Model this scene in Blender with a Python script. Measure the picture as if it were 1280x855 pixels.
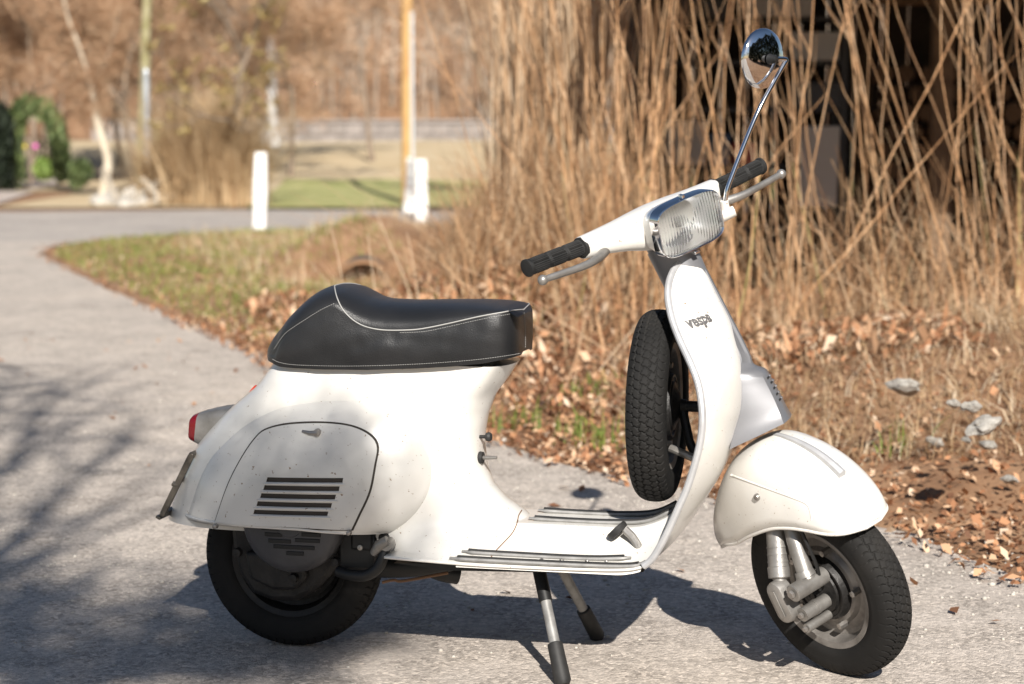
import bpy, bmesh, math, random
import numpy as np
from mathutils import Vector, Matrix, noise as mnoise

random.seed(7); rng = np.random.default_rng(7)
scene = bpy.context.scene
col = scene.collection
for o in list(bpy.data.objects): bpy.data.objects.remove(o)

# ------------------------------------------------------------------ camera
# World frame = the scooter's frame: x forward, y to its left, z up, origin where the rear tyre touches the road.
FPX, IW, IH, HOR, CH = 2500.0, 1280, 855, 170.0, 1.15
YAW = math.radians(13.0); PITCH = math.atan((IH/2-HOR)/FPX)
CR = np.array([math.cos(YAW), math.sin(YAW), 0.0])
CFH = np.array([-math.sin(YAW), math.cos(YAW), 0.0])
CF = CFH*math.cos(PITCH)-np.array([0,0,1.0])*math.sin(PITCH)
CU = CFH*math.sin(PITCH)+np.array([0,0,1.0])*math.cos(PITCH)
CAM = np.array([1.483, -4.232, CH])
cam_d = bpy.data.cameras.new('camera'); cam = bpy.data.objects.new('camera', cam_d); col.objects.link(cam)
cam_d.sensor_width = 36.0; cam_d.lens = 36.0*FPX/IW; cam_d.clip_start = 0.05; cam_d.clip_end = 3000
cam.location = CAM
cam.rotation_euler = (math.pi/2-PITCH, 0, YAW)
cam_d.dof.use_dof = True; cam_d.dof.focus_distance = 4.30; cam_d.dof.aperture_fstop = 3.4; cam_d.dof.aperture_blades = 9
scene.camera = cam

# ------------------------------------------------------------------ light
SUN = np.array([0.739, -1.849, 1.309]); SUN = SUN/np.linalg.norm(SUN)      # towards the sun
ELEV = math.asin(SUN[2]); AZ = math.atan2(SUN[0], SUN[1])
world = bpy.data.worlds.new('World'); scene.world = world; world.use_nodes = True
wn = world.node_tree; wn.nodes.clear()
sky = wn.nodes.new('ShaderNodeTexSky'); sky.sky_type = 'NISHITA'; sky.sun_disc = False
sky.sun_elevation = ELEV; sky.sun_rotation = AZ; sky.altitude = 400; sky.air_density = 1.0; sky.dust_density = 0.6
bg = wn.nodes.new('ShaderNodeBackground'); bg.inputs['Strength'].default_value = 0.05
wo = wn.nodes.new('ShaderNodeOutputWorld')
wn.links.new(sky.outputs[0], bg.inputs['Color']); wn.links.new(bg.outputs[0], wo.inputs['Surface'])
sd = bpy.data.lights.new('sun', 'SUN'); sd.energy = 5.0; sd.angle = math.radians(0.53); sd.color = (1.0, 0.95, 0.88)
so = bpy.data.objects.new('sun', sd); col.objects.link(so); so.location = (3, -6, 8)
so.rotation_euler = Vector(SUN).to_track_quat('Z', 'Y').to_euler()
vs = scene.view_settings; vs.view_transform = 'Standard'; vs.look = 'None'; vs.exposure = 0.70; vs.gamma = 1.0
vs.use_curve_mapping = False

# ------------------------------------------------------------------ helpers
def ray(px, py): return CF+CR*(px-IW/2)/FPX-CU*(py-IH/2)/FPX
def at(px, py, Y=0.0):                       # point of the plane y = Y that the photo shows at that place
    d = ray(px, py); return CAM+d*((Y-CAM[1])/d[1])
def G(R, F, z=0.0):                          # ground point, metres right of and ahead of the camera's foot
    p = CR*R+CFH*F; return np.array([CAM[0]+p[0], CAM[1]+p[1], z])
def spl(P, n, closed=False):                 # Catmull-Rom through the points, n samples
    P = np.asarray(P, float)
    if P.ndim == 1: P = P[:, None]
    m = len(P)
    if closed: Q = np.vstack([P[-1], P, P[0], P[1]]); t = np.linspace(0, m, n, endpoint=False)
    else: Q = np.vstack([2*P[0]-P[1], P, 2*P[-1]-P[-2]]); t = np.linspace(0, m-1, n)
    i = np.minimum(t.astype(int), (m if closed else m-1)-1); u = (t-i)[:, None]
    a, b, c, d = Q[i], Q[i+1], Q[i+2], Q[i+3]
    return 0.5*((2*b)+(c-a)*u+(2*a-5*b+4*c-d)*u**2+(3*b-3*c+d-a)*u**3)
def resample(P, n):                          # even steps along a polyline
    P = np.asarray(P, float); s = np.r_[0, np.cumsum(np.linalg.norm(np.diff(P, axis=0), axis=1))]
    t = np.linspace(0, s[-1], n); return np.stack([np.interp(t, s, P[:, k]) for k in range(P.shape[1])], 1)
def ss(a, b, x): t = np.clip((x-a)/(b-a), 0, 1); return t*t*(3-2*t)
def grid(P, cu=False, cv=False):
    P = np.asarray(P, float); nu, nv = P.shape[:2]; F = []
    for i in range(nu if cu else nu-1):
        for j in range(nv if cv else nv-1):
            a, b = i, (i+1) % nu; c, d = j, (j+1) % nv
            F.append((a*nv+c, b*nv+c, b*nv+d, a*nv+d))
    return P.reshape(-1, 3), F
def join(*parts):
    V, F, n = [], [], 0
    for v, f in parts:
        v = np.asarray(v, float); V.append(v); F += [tuple(i+n for i in q) for q in f]; n += len(v)
    return np.vstack(V), F
def frames(P):
    P = np.asarray(P, float); T = np.gradient(P, axis=0); T /= np.linalg.norm(T, axis=1)[:, None]+1e-12
    n = np.cross(T[0], [0, 0, 1.0])
    if np.linalg.norm(n) < 1e-3: n = np.cross(T[0], [0, 1.0, 0])
    n /= np.linalg.norm(n); N, B = [], []
    for t in T:
        n = n-t*(n@t); n /= np.linalg.norm(n)+1e-12; N.append(n); B.append(np.cross(t, n))
    return T, np.array(N), np.array(B)
def tube(P, r, n=10, sy=1.0, cap=True):      # round bar along a path, radius per point
    P = np.asarray(P, float); r = np.broadcast_to(np.asarray(r, float), (len(P),))
    T, N, B = frames(P); a = np.linspace(0, 2*np.pi, n, endpoint=False)
    Q = P[:, None]+(N[:, None]*np.cos(a)[None, :, None]+B[:, None]*np.sin(a)[None, :, None]*sy)*r[:, None, None]
    V, F = grid(Q, cv=True)
    if cap: F = F+[tuple(range(n))[::-1], tuple(range((len(P)-1)*n, len(P)*n))]
    return V, F
def lathe(prof, c, ax, n=48, up=None):       # profile (radius, height) round an axis
    c = np.asarray(c, float); ax = np.asarray(ax, float); ax = ax/np.linalg.norm(ax)
    e = np.array([0, 0, 1.0]) if up is None else np.asarray(up, float)
    if abs(e@ax) > 0.95: e = np.array([1.0, 0, 0])
    e = e-ax*(e@ax); e /= np.linalg.norm(e); g = np.cross(ax, e); a = np.linspace(0, 2*np.pi, n, endpoint=False)
    P = np.array([[c+ax*h+(e*math.cos(t)+g*math.sin(t))*r for t in a] for r, h in prof])
    return grid(P, cv=True)
def box(c, s, X=(1, 0, 0), Y=(0, 1, 0), Z=(0, 0, 1)):
    c = np.asarray(c, float); X, Y, Z = [np.asarray(q, float) for q in (X, Y, Z)]
    V = [c+X*s[0]*i/2+Y*s[1]*j/2+Z*s[2]*k/2 for i in (-1, 1) for j in (-1, 1) for k in (-1, 1)]
    return np.array(V), [(0, 1, 3, 2), (4, 6, 7, 5), (0, 4, 5, 1), (2, 3, 7, 6), (0, 2, 6, 4), (1, 5, 7, 3)]
def slab(poly, d):                           # planar outline (n,3) pushed along vector d
    P = np.asarray(poly, float); n = len(P); V = np.vstack([P, P+np.asarray(d, float)])
    return V, [tuple(range(n))[::-1], tuple(range(n, 2*n))]+[(i, (i+1) % n, n+(i+1) % n, n+i) for i in range(n)]
def make(name, vf, mat, parent=None, smooth=35, sub=0, solid=0, bevel=0, recalc=False):
    V, F = vf; me = bpy.data.meshes.new(name); me.from_pydata([tuple(v) for v in np.asarray(V)], [], F); me.update()
    if recalc:
        b = bmesh.new(); b.from_mesh(me); bmesh.ops.recalc_face_normals(b, faces=b.faces); b.to_mesh(me); b.free()
    if smooth:
        me.polygons.foreach_set('use_smooth', [True]*len(me.polygons))
        if smooth < 180: me.set_sharp_from_angle(angle=math.radians(smooth))
    if mat: me.materials.append(mat)
    o = bpy.data.objects.new(name, me); col.objects.link(o)
    if parent is not None: o.parent = parent
    if solid: m = o.modifiers.new('solid', 'SOLIDIFY'); m.thickness = solid; m.offset = 0
    if bevel: m = o.modifiers.new('bevel', 'BEVEL'); m.width = bevel; m.segments = 2; m.limit_method = 'ANGLE'
    if sub: m = o.modifiers.new('sub', 'SUBSURF'); m.levels = sub; m.render_levels = sub
    return o
def fastmesh(name, V, F, mat, parent=None, smooth=False):   # V (n,3), F (m,3|4) arrays: large "stuff" meshes
    me = bpy.data.meshes.new(name); V = np.asarray(V, np.float32); F = np.asarray(F, np.int32); m, k = F.shape
    me.vertices.add(len(V)); me.vertices.foreach_set('co', V.ravel()); me.loops.add(m*k); me.loops.foreach_set('vertex_index', F.ravel())
    me.polygons.add(m); me.polygons.foreach_set('loop_start', np.arange(0, m*k, k, dtype=np.int32))
    if smooth: me.polygons.foreach_set('use_smooth', np.ones(m, bool))
    me.update(calc_edges=True); me.validate()
    if mat: me.materials.append(mat)
    o = bpy.data.objects.new(name, me); col.objects.link(o)
    if parent is not None: o.parent = parent
    return o
def thing(name, label, cat, loc=(0, 0, 0), group=None):
    o = bpy.data.objects.new(name, None); col.objects.link(o); o.location = loc; o.empty_display_size = 0.1
    return tag(o, label, cat, group)
def tag(o, label=None, cat=None, group=None, kind=None):
    if label: o['label'] = label
    if cat: o['category'] = cat
    if group: o['group'] = group
    if kind: o['kind'] = kind
    return o

# ------------------------------------------------------------------ materials
def mat(name, base, rough=0.5, metal=0.0, coat=0.0, spec=0.5, trans=0.0, ior=1.45, vary=None, scale=5.0, bump=0.0, bscale=80.0,
        speck=None, detail=4.0, sheen=0.0, subsurf=0.0, translucent=0.0, objvar=0.0, coords='Object'):
    m = bpy.data.materials.new(name); m.use_nodes = True; nt = m.node_tree; p = nt.nodes['Principled BSDF']; L = nt.links.new
    p.inputs['Base Color'].default_value = (*base, 1); p.inputs['Roughness'].default_value = rough; p.inputs['Metallic'].default_value = metal
    p.inputs['Coat Weight'].default_value = coat; p.inputs['Coat Roughness'].default_value = 0.08
    p.inputs['Specular IOR Level'].default_value = spec; p.inputs['Transmission Weight'].default_value = trans; p.inputs['IOR'].default_value = ior
    tc = nt.nodes.new('ShaderNodeTexCoord'); src = tc.outputs[coords]; colour = None
    def noise_(sc, det=4.0, rgh=0.6):
        n = nt.nodes.new('ShaderNodeTexNoise'); n.inputs['Scale'].default_value = sc; n.inputs['Detail'].default_value = det
        n.inputs['Roughness'].default_value = rgh; L(src, n.inputs['Vector']); return n.outputs['Fac']
    def ramp_(fac, stops):
        r = nt.nodes.new('ShaderNodeValToRGB'); el = r.color_ramp.elements
        while len(el) < len(stops): el.new(0.5)
        for e, (q, c) in zip(el, stops): e.position = q; e.color = (*c, 1)
        L(fac, r.inputs['Fac']); return r.outputs['Color']
    def mix_(fac, a, b, mode='MIX'):
        x = nt.nodes.new('ShaderNodeMix'); x.data_type = 'RGBA'; x.blend_type = mode
        if isinstance(fac, (int, float)): x.inputs[0].default_value = fac
        else: L(fac, x.inputs[0])
        for s, v in ((6, a), (7, b)):
            if isinstance(v, tuple): x.inputs[s].default_value = (*v, 1)
            else: L(v, x.inputs[s])
        return x.outputs[2]
    if vary:                                 # list of (position, colour) over noise
        colour = ramp_(noise_(scale, detail), vary)
    if speck:                                # (colour, scale, threshold): small chips and grime
        s = ramp_(noise_(speck[1], 3.0), [(0, (0, 0, 0)), (speck[2], (0, 0, 0)), (min(speck[2]+0.05, 1), (1, 1, 1))])
        colour = mix_(s, colour if colour is not None else tuple(base), tuple(speck[0]))
    if objvar:
        oi = nt.nodes.new('ShaderNodeObjectInfo'); hs = nt.nodes.new('ShaderNodeHueSaturation')
        mr = nt.nodes.new('ShaderNodeMapRange'); mr.inputs[3].default_value = 1-objvar; mr.inputs[4].default_value = 1+objvar
        L(oi.outputs['Random'], mr.inputs[0]); L(mr.outputs[0], hs.inputs['Value'])
        if colour is None: hs.inputs['Color'].default_value = (*base, 1)
        else: L(colour, hs.inputs['Color'])
        colour = hs.outputs['Color']
    if colour is not None: L(colour, p.inputs['Base Color'])
    if bump:
        b = nt.nodes.new('ShaderNodeBump'); b.inputs['Strength'].default_value = bump; b.inputs['Distance'].default_value = 0.01
        L(noise_(bscale, 3.0), b.inputs['Height']); L(b.outputs[0], p.inputs['Normal'])
    m['nodes'] = True
    return m
MT = {}
MT['white'] = mat('cream_white_paint', (.665, .645, .605), .30, coat=.5, vary=[(.25, (.60, .575, .525)), (.5, (.665, .645, .605)), (.75, (.69, .67, .635))], scale=5, detail=8,
                  speck=((.26, .18, .11), 120, .672), bump=.014, bscale=9)
MT['door'] = mat('door_grey_white_paint', (.60, .585, .55), .32, coat=.4, vary=[(.25, (.53, .51, .47)), (.5, (.60, .585, .55)), (.75, (.625, .61, .575))], scale=6, detail=8,
                  speck=((.22, .15, .095), 110, .66), bump=.014, bscale=9)
MT['silver'] = mat('silver_paint', (.17, .17, .178), .40, metal=.3, coat=.1, vary=[(.3, (.158, .158, .166)), (.7, (.185, .185, .193))], scale=8)
MT['alu'] = mat('cast_aluminium', (.31, .295, .275), .42, metal=.65, vary=[(.3, (.20, .188, .172)), (.7, (.37, .355, .335))], scale=14, bump=.08, bscale=150)
MT['dullgrey'] = mat('grey_trim', (.24, .235, .225), .5, metal=.3, vary=[(.3, (.18, .176, .168)), (.7, (.3, .295, .285))], scale=30)
MT['chrome'] = mat('chrome', (.80, .80, .81), .06, metal=1.0)
MT['rubber'] = mat('black_rubber', (.018, .0175, .017), .6, spec=.4, vary=[(.3, (.013, .013, .0128)), (.7, (.028, .027, .026))], scale=25)
MT['tyre'] = mat('tyre_rubber', (.014, .0133, .0127), .75, spec=.25, vary=[(.3, (.010, .0097, .0094)), (.55, (.015, .0143, .0135)), (.8, (.026, .0235, .021))], scale=9, detail=8)
MT['leather'] = mat('black_vinyl', (.012, .0122, .0135), .37, spec=.5, bump=.16, bscale=420, vary=[(.3, (.0105, .011, .012)), (.7, (.017, .017, .018))], scale=7)
MT['piping'] = mat('pale_piping', (.33, .325, .31), .5)
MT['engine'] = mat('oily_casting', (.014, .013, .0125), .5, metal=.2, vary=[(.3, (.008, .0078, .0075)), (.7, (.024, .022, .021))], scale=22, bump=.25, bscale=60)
MT['flycover'] = mat('dark_grey_cover', (.06, .06, .065), .40, metal=.1, vary=[(.3, (.048, .048, .052)), (.7, (.073, .073, .078))], scale=9)
MT['black'] = mat('black_steel', (.009, .009, .009), .5)
MT['trim'] = mat('light_grey_edging', (.44, .44, .445), .42, metal=.3, vary=[(.3, (.38, .38, .385)), (.7, (.49, .49, .495))], scale=25)
MT['rim'] = mat('wheel_rim_paint', (.24, .222, .205), .45, metal=.4, vary=[(.3, (.12, .11, .10)), (.7, (.30, .28, .26))], scale=16, bump=.08, bscale=80)
MT['red'] = mat('red_lens', (.15, .004, .008), .15, coat=.3)
MT['orange'] = mat('amber_red_reflector', (.42, .03, .012), .15, coat=.5)
MT['plate'] = mat('plate_frame_metal', (.16, .14, .115), .38, metal=.7, vary=[(.3, (.08, .07, .06)), (.7, (.26, .23, .19))], scale=30)
MT['reflector'] = mat('lamp_reflector', (.95, .95, .95), .40, metal=1.0)
MT['seam'] = mat('dark_seam', (.045, .037, .03), .8)
MT['rust'] = mat('rusty_seam', (.16, .085, .045), .8)
MT['oldbolt'] = mat('worn_steel', (.33, .31, .29), .4, metal=.8)
g_ = mat('lamp_glass', (.97, .98, .98), .10, trans=1.0, ior=1.45); MT['glass'] = g_

# ================================================================== the scooter
scooter = thing('scooter', 'cream white vintage motor scooter with black seat parked on the road', 'scooter')
from mathutils.bvhtree import BVHTree
def bvh_of(o):
    dg = bpy.context.evaluated_depsgraph_get(); return BVHTree.FromObject(o, dg)
def on(bvh, px, py, lift=0.0):               # point of a built surface along a line of sight
    d = Vector(ray(px, py)).normalized(); h, n, _, _ = bvh.ray_cast(Vector(CAM), d)
    if h is None: return None
    if n.dot(d) > 0: n = -n
    return np.array(h+n*lift)
def line_on(bvh, pts, n, lift=0.0, smooth=True):
    P = spl(np.array(pts, float), n) if smooth else resample(np.array(pts, float), n)
    Q = [on(bvh, p[0], p[1], lift) for p in P]; return np.array([q for q in Q if q is not None])
def part(name, vf, m, parent=None, **k): return make(name, vf, MT[m], parent or scooter, **k)

# ---- steering geometry: axis raked 25.7 degrees, turned 42 degrees towards the kerb side
RHO = math.radians(25.7); DEL = math.radians(42.0)
FO = np.array([1.200, 0, 0.201]); AX = np.array([-math.sin(RHO), 0, math.cos(RHO)])
F0 = np.array([math.cos(RHO), 0, math.sin(RHO)]); L0 = np.array([0, 1.0, 0])
SFv = F0*math.cos(DEL)-L0*math.sin(DEL); SLv = L0*math.cos(DEL)+F0*math.sin(DEL)
def S(f, l, u): return FO+SFv*f+SLv*l+AX*u
HX = math.cos(RHO)*SFv-math.sin(RHO)*AX; HZ = math.sin(RHO)*SFv+math.cos(RHO)*AX
HG = np.array([.803, 0, .987])
def Hd(x, l, z): return HG+HX*x+SLv*l+HZ*z

# ---- rear body: a stack of level sections
tail = np.array([at(*q) for q in [(349,447),(342,458),(326,480),(303,499),(291,510),(280,522),(267,536),(252,554),(233,590),(221,627),(213,656)]])
neck = np.array([at(*q) for q in [(651,446),(641,460),(633,473),(618,493),(609,517),(605,540),(604.5,560),(607,583),(616,606),(632,624),(650,636)]])
neck = np.vstack([neck, [.545, 0, .318], [.55, 0, .30], [.55, 0, .2]])
tail = np.vstack([tail, [tail[-1, 0]-.004, 0, .2]])
xb_ = lambda z: np.interp(z, tail[::-1, 2], tail[::-1, 0]); xf_ = lambda z: np.interp(z, neck[::-1, 2], neck[::-1, 0])
def halfw(x, z):
    x = np.asarray(x, float); xb, xf = xb_(z), xf_(z)
    W = np.interp(z, [.25, .3, .4, .5, .6, .65], [.150, .152, .158, .153, .130, .114]); N = np.interp(z, [.25, .31, .45, .65], [.078, .080, .098, .108])
    w = W+(N-W)*ss(.08, .5, x)
    fl = np.clip((.345-z)/.095, 0, 1)**2.3*ss(.22, .42, x); w = w+(.203-w)*fl
    La = np.interp(z, [.25, .65], [.24, .12]); Lb = np.interp(z, [.25, .31, .38, .55, .65], [.10, .08, .085, .085, .05])
    t = 1-np.clip((x-xb)/La, 0, 1); f = 1-np.clip((xf-x)/Lb, 0, 1)
    return w*(1-t**2.2)**(1/2.2)*(1-f**2.3)**(1/2.15)
ZB = np.r_[np.linspace(.25, .36, 16), np.linspace(.375, at(500, 456, -.11)[2], 26)]
rows = []
for z in ZB:
    a = np.linspace(0, math.pi, 72); q = (1-np.cos(a))/2
    xa = xb_(max(z, .288)); x = xa+(xf_(z)-xa)*q
    zz = np.where(x < .24, max(z, .288), z)                   # the tail ends higher than the floor
    w = halfw(x, zz)
    rows.append(np.vstack([np.stack([x, -w, zz], 1), np.stack([x, w, zz], 1)[::-1][1:-1]]))
V, Fc = grid(np.array(rows), cv=True); nv = rows[0].shape[0]
Fc.append(tuple(range((len(ZB)-1)*nv, len(ZB)*nv)))
body = part('rear_body', (V, Fc), 'white', smooth=40, recalc=True); bb = bvh_of(body)

# ---- engine side cowl: a raised blister with its own crease
cpx = [(225,656),(228,648),(239,616),(255,581),(272,560),(302,533),(340,513),(382,504),(432,502),(482,514),(513,541),(529,570),(534,594),(527,624),(508,651),(484,669)]
CO = resample(spl(np.array([at(*q, -.15) for q in cpx]), 200), 97)
CC = at(372, 661, -.203); CO[0, 2] = CC[2]+.002; CO[-1, 2] = CC[2]-.012
yo = halfw(CO[:, 0], np.maximum(CO[:, 2], .29))-.006
yo[0] = max(yo[0], .09)
cang = np.arctan2(CO[:, 2]-CC[2], CO[:, 0]-CC[0]); cang[0] = math.pi; cang[-1] = min(cang[-1], -.02); crad = np.hypot(CO[:, 0]-CC[0], CO[:, 2]-CC[2])
def cowl_y(x, z):
    a = np.arctan2(z-CC[2], x-CC[0]); a = np.where(a < -1.5, math.pi, a)
    R = np.interp(a, cang[::-1], crad[::-1]); y0 = np.interp(a, cang[::-1], yo[::-1]); rr = np.clip(np.hypot(x-CC[0], z-CC[2])/R, 0, 1)
    return -(y0+(.205-y0)*(1-rr**2.8)**(1/1.35))
rr = 1-(1-np.linspace(0, 1, 26))**1.6
P = np.array([[[CC[0]+r*(o[0]-CC[0]), -(y0+(.205-y0)*(1-r**2.8)**(1/1.35)), CC[2]+r*(o[2]-CC[2])] for o, y0 in zip(CO, yo)] for r in rr])
near = grid(P[1:]); Vn = np.vstack([near[0], P[0, 0]]); k = len(near[0]); nf = near[1]+[(k, i+1, i) for i in range(96)]
Vf = Vn*np.array([1, -1, 1])
cowl = part('engine_cowl', (Vn, nf), 'white', smooth=180, solid=.003, recalc=True)
part('luggage_cowl', (Vf, nf), 'white', smooth=180, solid=.003, recalc=True)
hem = P[:, 0][::-1]; hem = np.vstack([hem, P[1:, -1]])
part('cowl_hem', tube(resample(hem, 60), .0035, 8), 'white')

# ---- engine door with real louvre slots
dpx = [(268,653),(285,604),(303,569),(320,545),(334,534.5),(362,528),(404,526.5),(439,530.5),(463,541),(474,556),(471,580),(464,615),(450,646),(442,663)]
D2 = np.array([at(*q, -.2) for q in dpx])
for it in range(3): D2 = np.array([at(*q, float(cowl_y(p[0], p[2]))) for q, p in zip(dpx, D2)])
up_ = resample(spl(D2[:, [0, 2]], 160), 84); bot = resample(np.array([up_[-1], up_[0]]), 30)[1:-1]
DO = np.vstack([up_, bot]); dc = np.array([DO[:, 0].mean(), DO[:, 1].mean()-.02])
def dsurf(xz, lift): return np.stack([xz[:, 0], cowl_y(xz[:, 0], xz[:, 1])-lift, xz[:, 1]], 1)
def dmesh(scale_in, lift, n=14):
    P = np.array([dsurf(dc+(DO-dc)*r+0*scale_in, lift) for r in np.linspace(.02, 1, n)]); v, f = grid(P, cv=True); f.append(tuple(range(len(DO))))
    return v, f
part('door_gasket', dmesh(0, .0022), 'seam', cowl, smooth=180)
k_ = 1-.0042/np.linalg.norm(DO-dc, axis=1)[:, None]; DO = dc+(DO-dc)*k_
door = part('engine_door', dmesh(0, .0045), 'door', smooth=60, solid=.003, recalc=True)
slots = [((334,596.5),(429,597.5),(428,603.5),(332.5,602.5)), ((330.5,606.5),(424.5,608),(423.5,614),(329,612.5)), ((326.5,616.5),(420,618.5),(418.5,624.5),(325,622.5)),
         ((322,626.5),(415,629),(413.5,635),(320.5,632.5)), ((318,637),(410.5,639.5),(409,645),(316.5,642.5))]
sy = lambda q: float(cowl_y(at(*q, -.195)[0], at(*q, -.195)[2]))-.006
cut = join(*[slab([at(*q, sy(q))-np.array([0, .05, 0]) for q in s], (0, .1, 0)) for s in slots])
co = make('cutter', cut, None, smooth=0, recalc=True)
bm_ = door.modifiers.new('cut', 'BOOLEAN'); bm_.operation = 'DIFFERENCE'; bm_.object = co; bm_.solver = 'EXACT'
dg = bpy.context.evaluated_depsgraph_get(); nm = bpy.data.meshes.new_from_object(door.evaluated_get(dg)); door.modifiers.clear(); door.data = nm
nm.set_sharp_from_angle(angle=math.radians(40))
bpy.data.objects.remove(co); db = bvh_of(door)
for i, s in enumerate(slots):                # each slat is pressed outwards below its slot
    a = (np.array(s[3])+np.array([-4, 2.2])); b = np.array(s[2])+np.array([4, 2.2])
    Q = resample(np.array([a, b]), 14); Q = np.array([at(q[0], q[1], sy(q)-.001) for q in Q])
    rad = .0026*np.clip(np.sin(np.linspace(0.02, math.pi-.02, 14))*4, .25, 1)
    part('louvre_slat', tube(Q, rad, 8), 'door', door)
lp = lambda x, y, l: at(x, y, -.205)*np.array([1, 0, 1])+np.array([0, float(cowl_y(at(x, y, -.2)[0], at(x, y, -.2)[2]))-l, 0])
part('latch', join(tube(np.array([lp(374, 540.5, .010), lp(384, 542.5, .012), lp(393, 542.5, .011)]), [.0028, .0042, .0062], 10), lathe([(.001, .016), (.0075, .015), (.0085, .004), (.0085, 0)], lp(392.5, 542.5, 0), (0, -1, 0), 18)), 'oldbolt', door)
for q in ((437, 663), (270, 655)): part('hinge_bolt', lathe([(.0005, .012), (.005, .011), (.006, 0)], at(*q, -.2)+np.array([0, 0, -.004]), (0, -1, 0), 12), 'oldbolt', door)
# dark slab added behind the slots to block the light
part('slot_light_block', slab([at(*q, -.085) for q in ((275,652),(300,590),(335,550),(440,545),(462,570),(440,655))], (0, .1, 0)), 'black', smooth=0)
part('cooling_fan', join(lathe([(.02, .0), (.1, .0), (.1, .02), (.02, .02)], at(370, 628, -.11), (0, 1, 0), 24), *[box(at(370, 628, -.115)+np.array([.06*math.cos(a), 0, .06*math.sin(a)]), (.07, .012, .006), (math.cos(a), 0, math.sin(a)), (0, 1, 0), (-math.sin(a), 0, math.cos(a))) for a in np.linspace(0, 2*math.pi, 14, endpoint=False)]), 'oldbolt', smooth=30)

# ---- floor board, tunnel and leg shield
def floor_z(y): return .345-.095*np.clip((np.abs(y)-.078)/.125, 0, 1)**.435
edge = [(480,697,.20,0),(530,701.5,.2035,0),(600,707,.2035,0),(690,711,.2035,0),(760,713,.2035,0),(795,711,.2035,.004),(812,702,.2045,.012),(824,685,.206,.02),(836,662,.209,.028),(848,635,.212,.036),
        (859,610,.215,.042),(870,575,.219,.05),(876,548,.221,.054),(878,520,.221,.062),(874,485,.210,.070),(864,456,.193,.080),(852,430,.170,.090),(842,405,.146,.097),(836,380,.122,.090),(835,362,.104,.080),(838,347,.084,.066),(844,335,.058,.05),(852,327,.028,.03)]
EP = np.array([np.r_[at(p[0], p[1], -p[2]), p[2], p[3]] for p in edge])
EP = spl(EP, 110); us = np.linspace(-1, 1, 41)
P = np.array([[[e[0]+e[4]*(1-abs(u)**2.2), e[3]*u, e[2]] for u in us] for e in EP])
shield = part('leg_shield', grid(P), 'white', smooth=60, solid=.005)
sb = bvh_of(shield)
zmax = EP[:, 2].argmax(); up_i = EP[:, 2] > .36
def shield_x(z, y):
    e = EP[up_i]; o_ = np.argsort(e[:, 2]); e = e[o_]; hw = np.interp(z, e[:, 2], e[:, 3]); xe = np.interp(z, e[:, 2], e[:, 0]); b = np.interp(z, e[:, 2], e[:, 4])
    return xe+b*(1-np.abs(np.clip(y/hw, -1, 1))**2.2)
i0 = 27
n_e = EP[i0:, :3]; f_e = n_e*np.array([1, -1, 1])
trim = np.vstack([n_e, [[n_e[-1, 0]+.006, 0, n_e[-1, 2]+.006]], f_e[::-1]])
part('shield_trim', tube(resample(trim, 150), .0078, 10), 'trim', shield)
tx = np.r_[np.linspace(.43, .8, 30), np.linspace(.81, .97, 20)]; ty = np.linspace(-.2, .2, 61)
rise = lambda x: np.clip(x-.77, 0, 1)**2*3.2
xe_ = lambda x, y: .43+(x-.43)*(.47-.075*(abs(y)/.2)**2)/.54
P = np.array([[[xe_(x, y), y, min(float(floor_z(y)), .3165)+(.0025)+rise(xe_(x, y))] for y in ty] for x in tx])
P[:, 0, 2] -= .012; P[:, -1, 2] -= .012
floor = part('floor_tunnel', grid(P), 'white', smooth=60); fb = bvh_of(floor)
class Both:
    def ray_cast(self, o, d):
        h = [q for q in (bb.ray_cast(o, d), fb.ray_cast(o, d), sb.ray_cast(o, d)) if q[0] is not None]
        return min(h, key=lambda q: q[3]) if h else (None, None, None, None)
seam = line_on(Both(), [(652,638),(648,645),(646,655),(640,667),(628,680),(617,692),(611,702)], 30, .0006)
if len(seam): part('frame_seam', tube(seam, .0013, 6), 'rust', body)
# floor runners: near edge, tunnel crown, far edge
def runner(P, r=.0102, m='dullgrey'):
    P = resample(spl(np.asarray(P, float), 60), 50); w = np.clip(np.minimum(np.arange(50), np.arange(50)[::-1])/2.5, .45, 1)
    o = part('floor_runner', tube(P, r*w, 10, sy=.55), 'dullgrey', floor); Q = P[2:-2]+np.array([0, 0, r*.42]); make('rubber_insert', tube(Q, r*.62, 8, sy=.5), MT['rubber'], floor); return o
for s in (1, -1):
    zf = lambda y, d=0: float(floor_z(y))+.004+d
    runner([[.435, -.166*s, zf(.166)+.002], [.5, -.166*s, zf(.166)], [.7, -.166*s, zf(.166)-.001], [.80, -.166*s, zf(.166)+.005]])
    runner([[.415, -.193*s, zf(.193)+.002], [.5, -.193*s, zf(.193)+.001], [.7, -.193*s, zf(.193)+.001], [.805, -.193*s, zf(.193)+.004], [.835, -.196*s, zf(.193)+.016]])
    runner([[.555, -.048*s, .324], [.65, -.048*s, .322], [.75, -.048*s, .323], [.82, -.048*s, .331], [.875, -.048*s, .358]])
for q in ((677,700),(702,700.5),(734,701),(758,701.5)):
    h = on(fb, *q)
    if h is not None: part('rivet', lathe([(.0004, .003), (.004, .002), (.005, 0)], h, (0, 0, 1), 10), 'oldbolt', floor)
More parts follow.
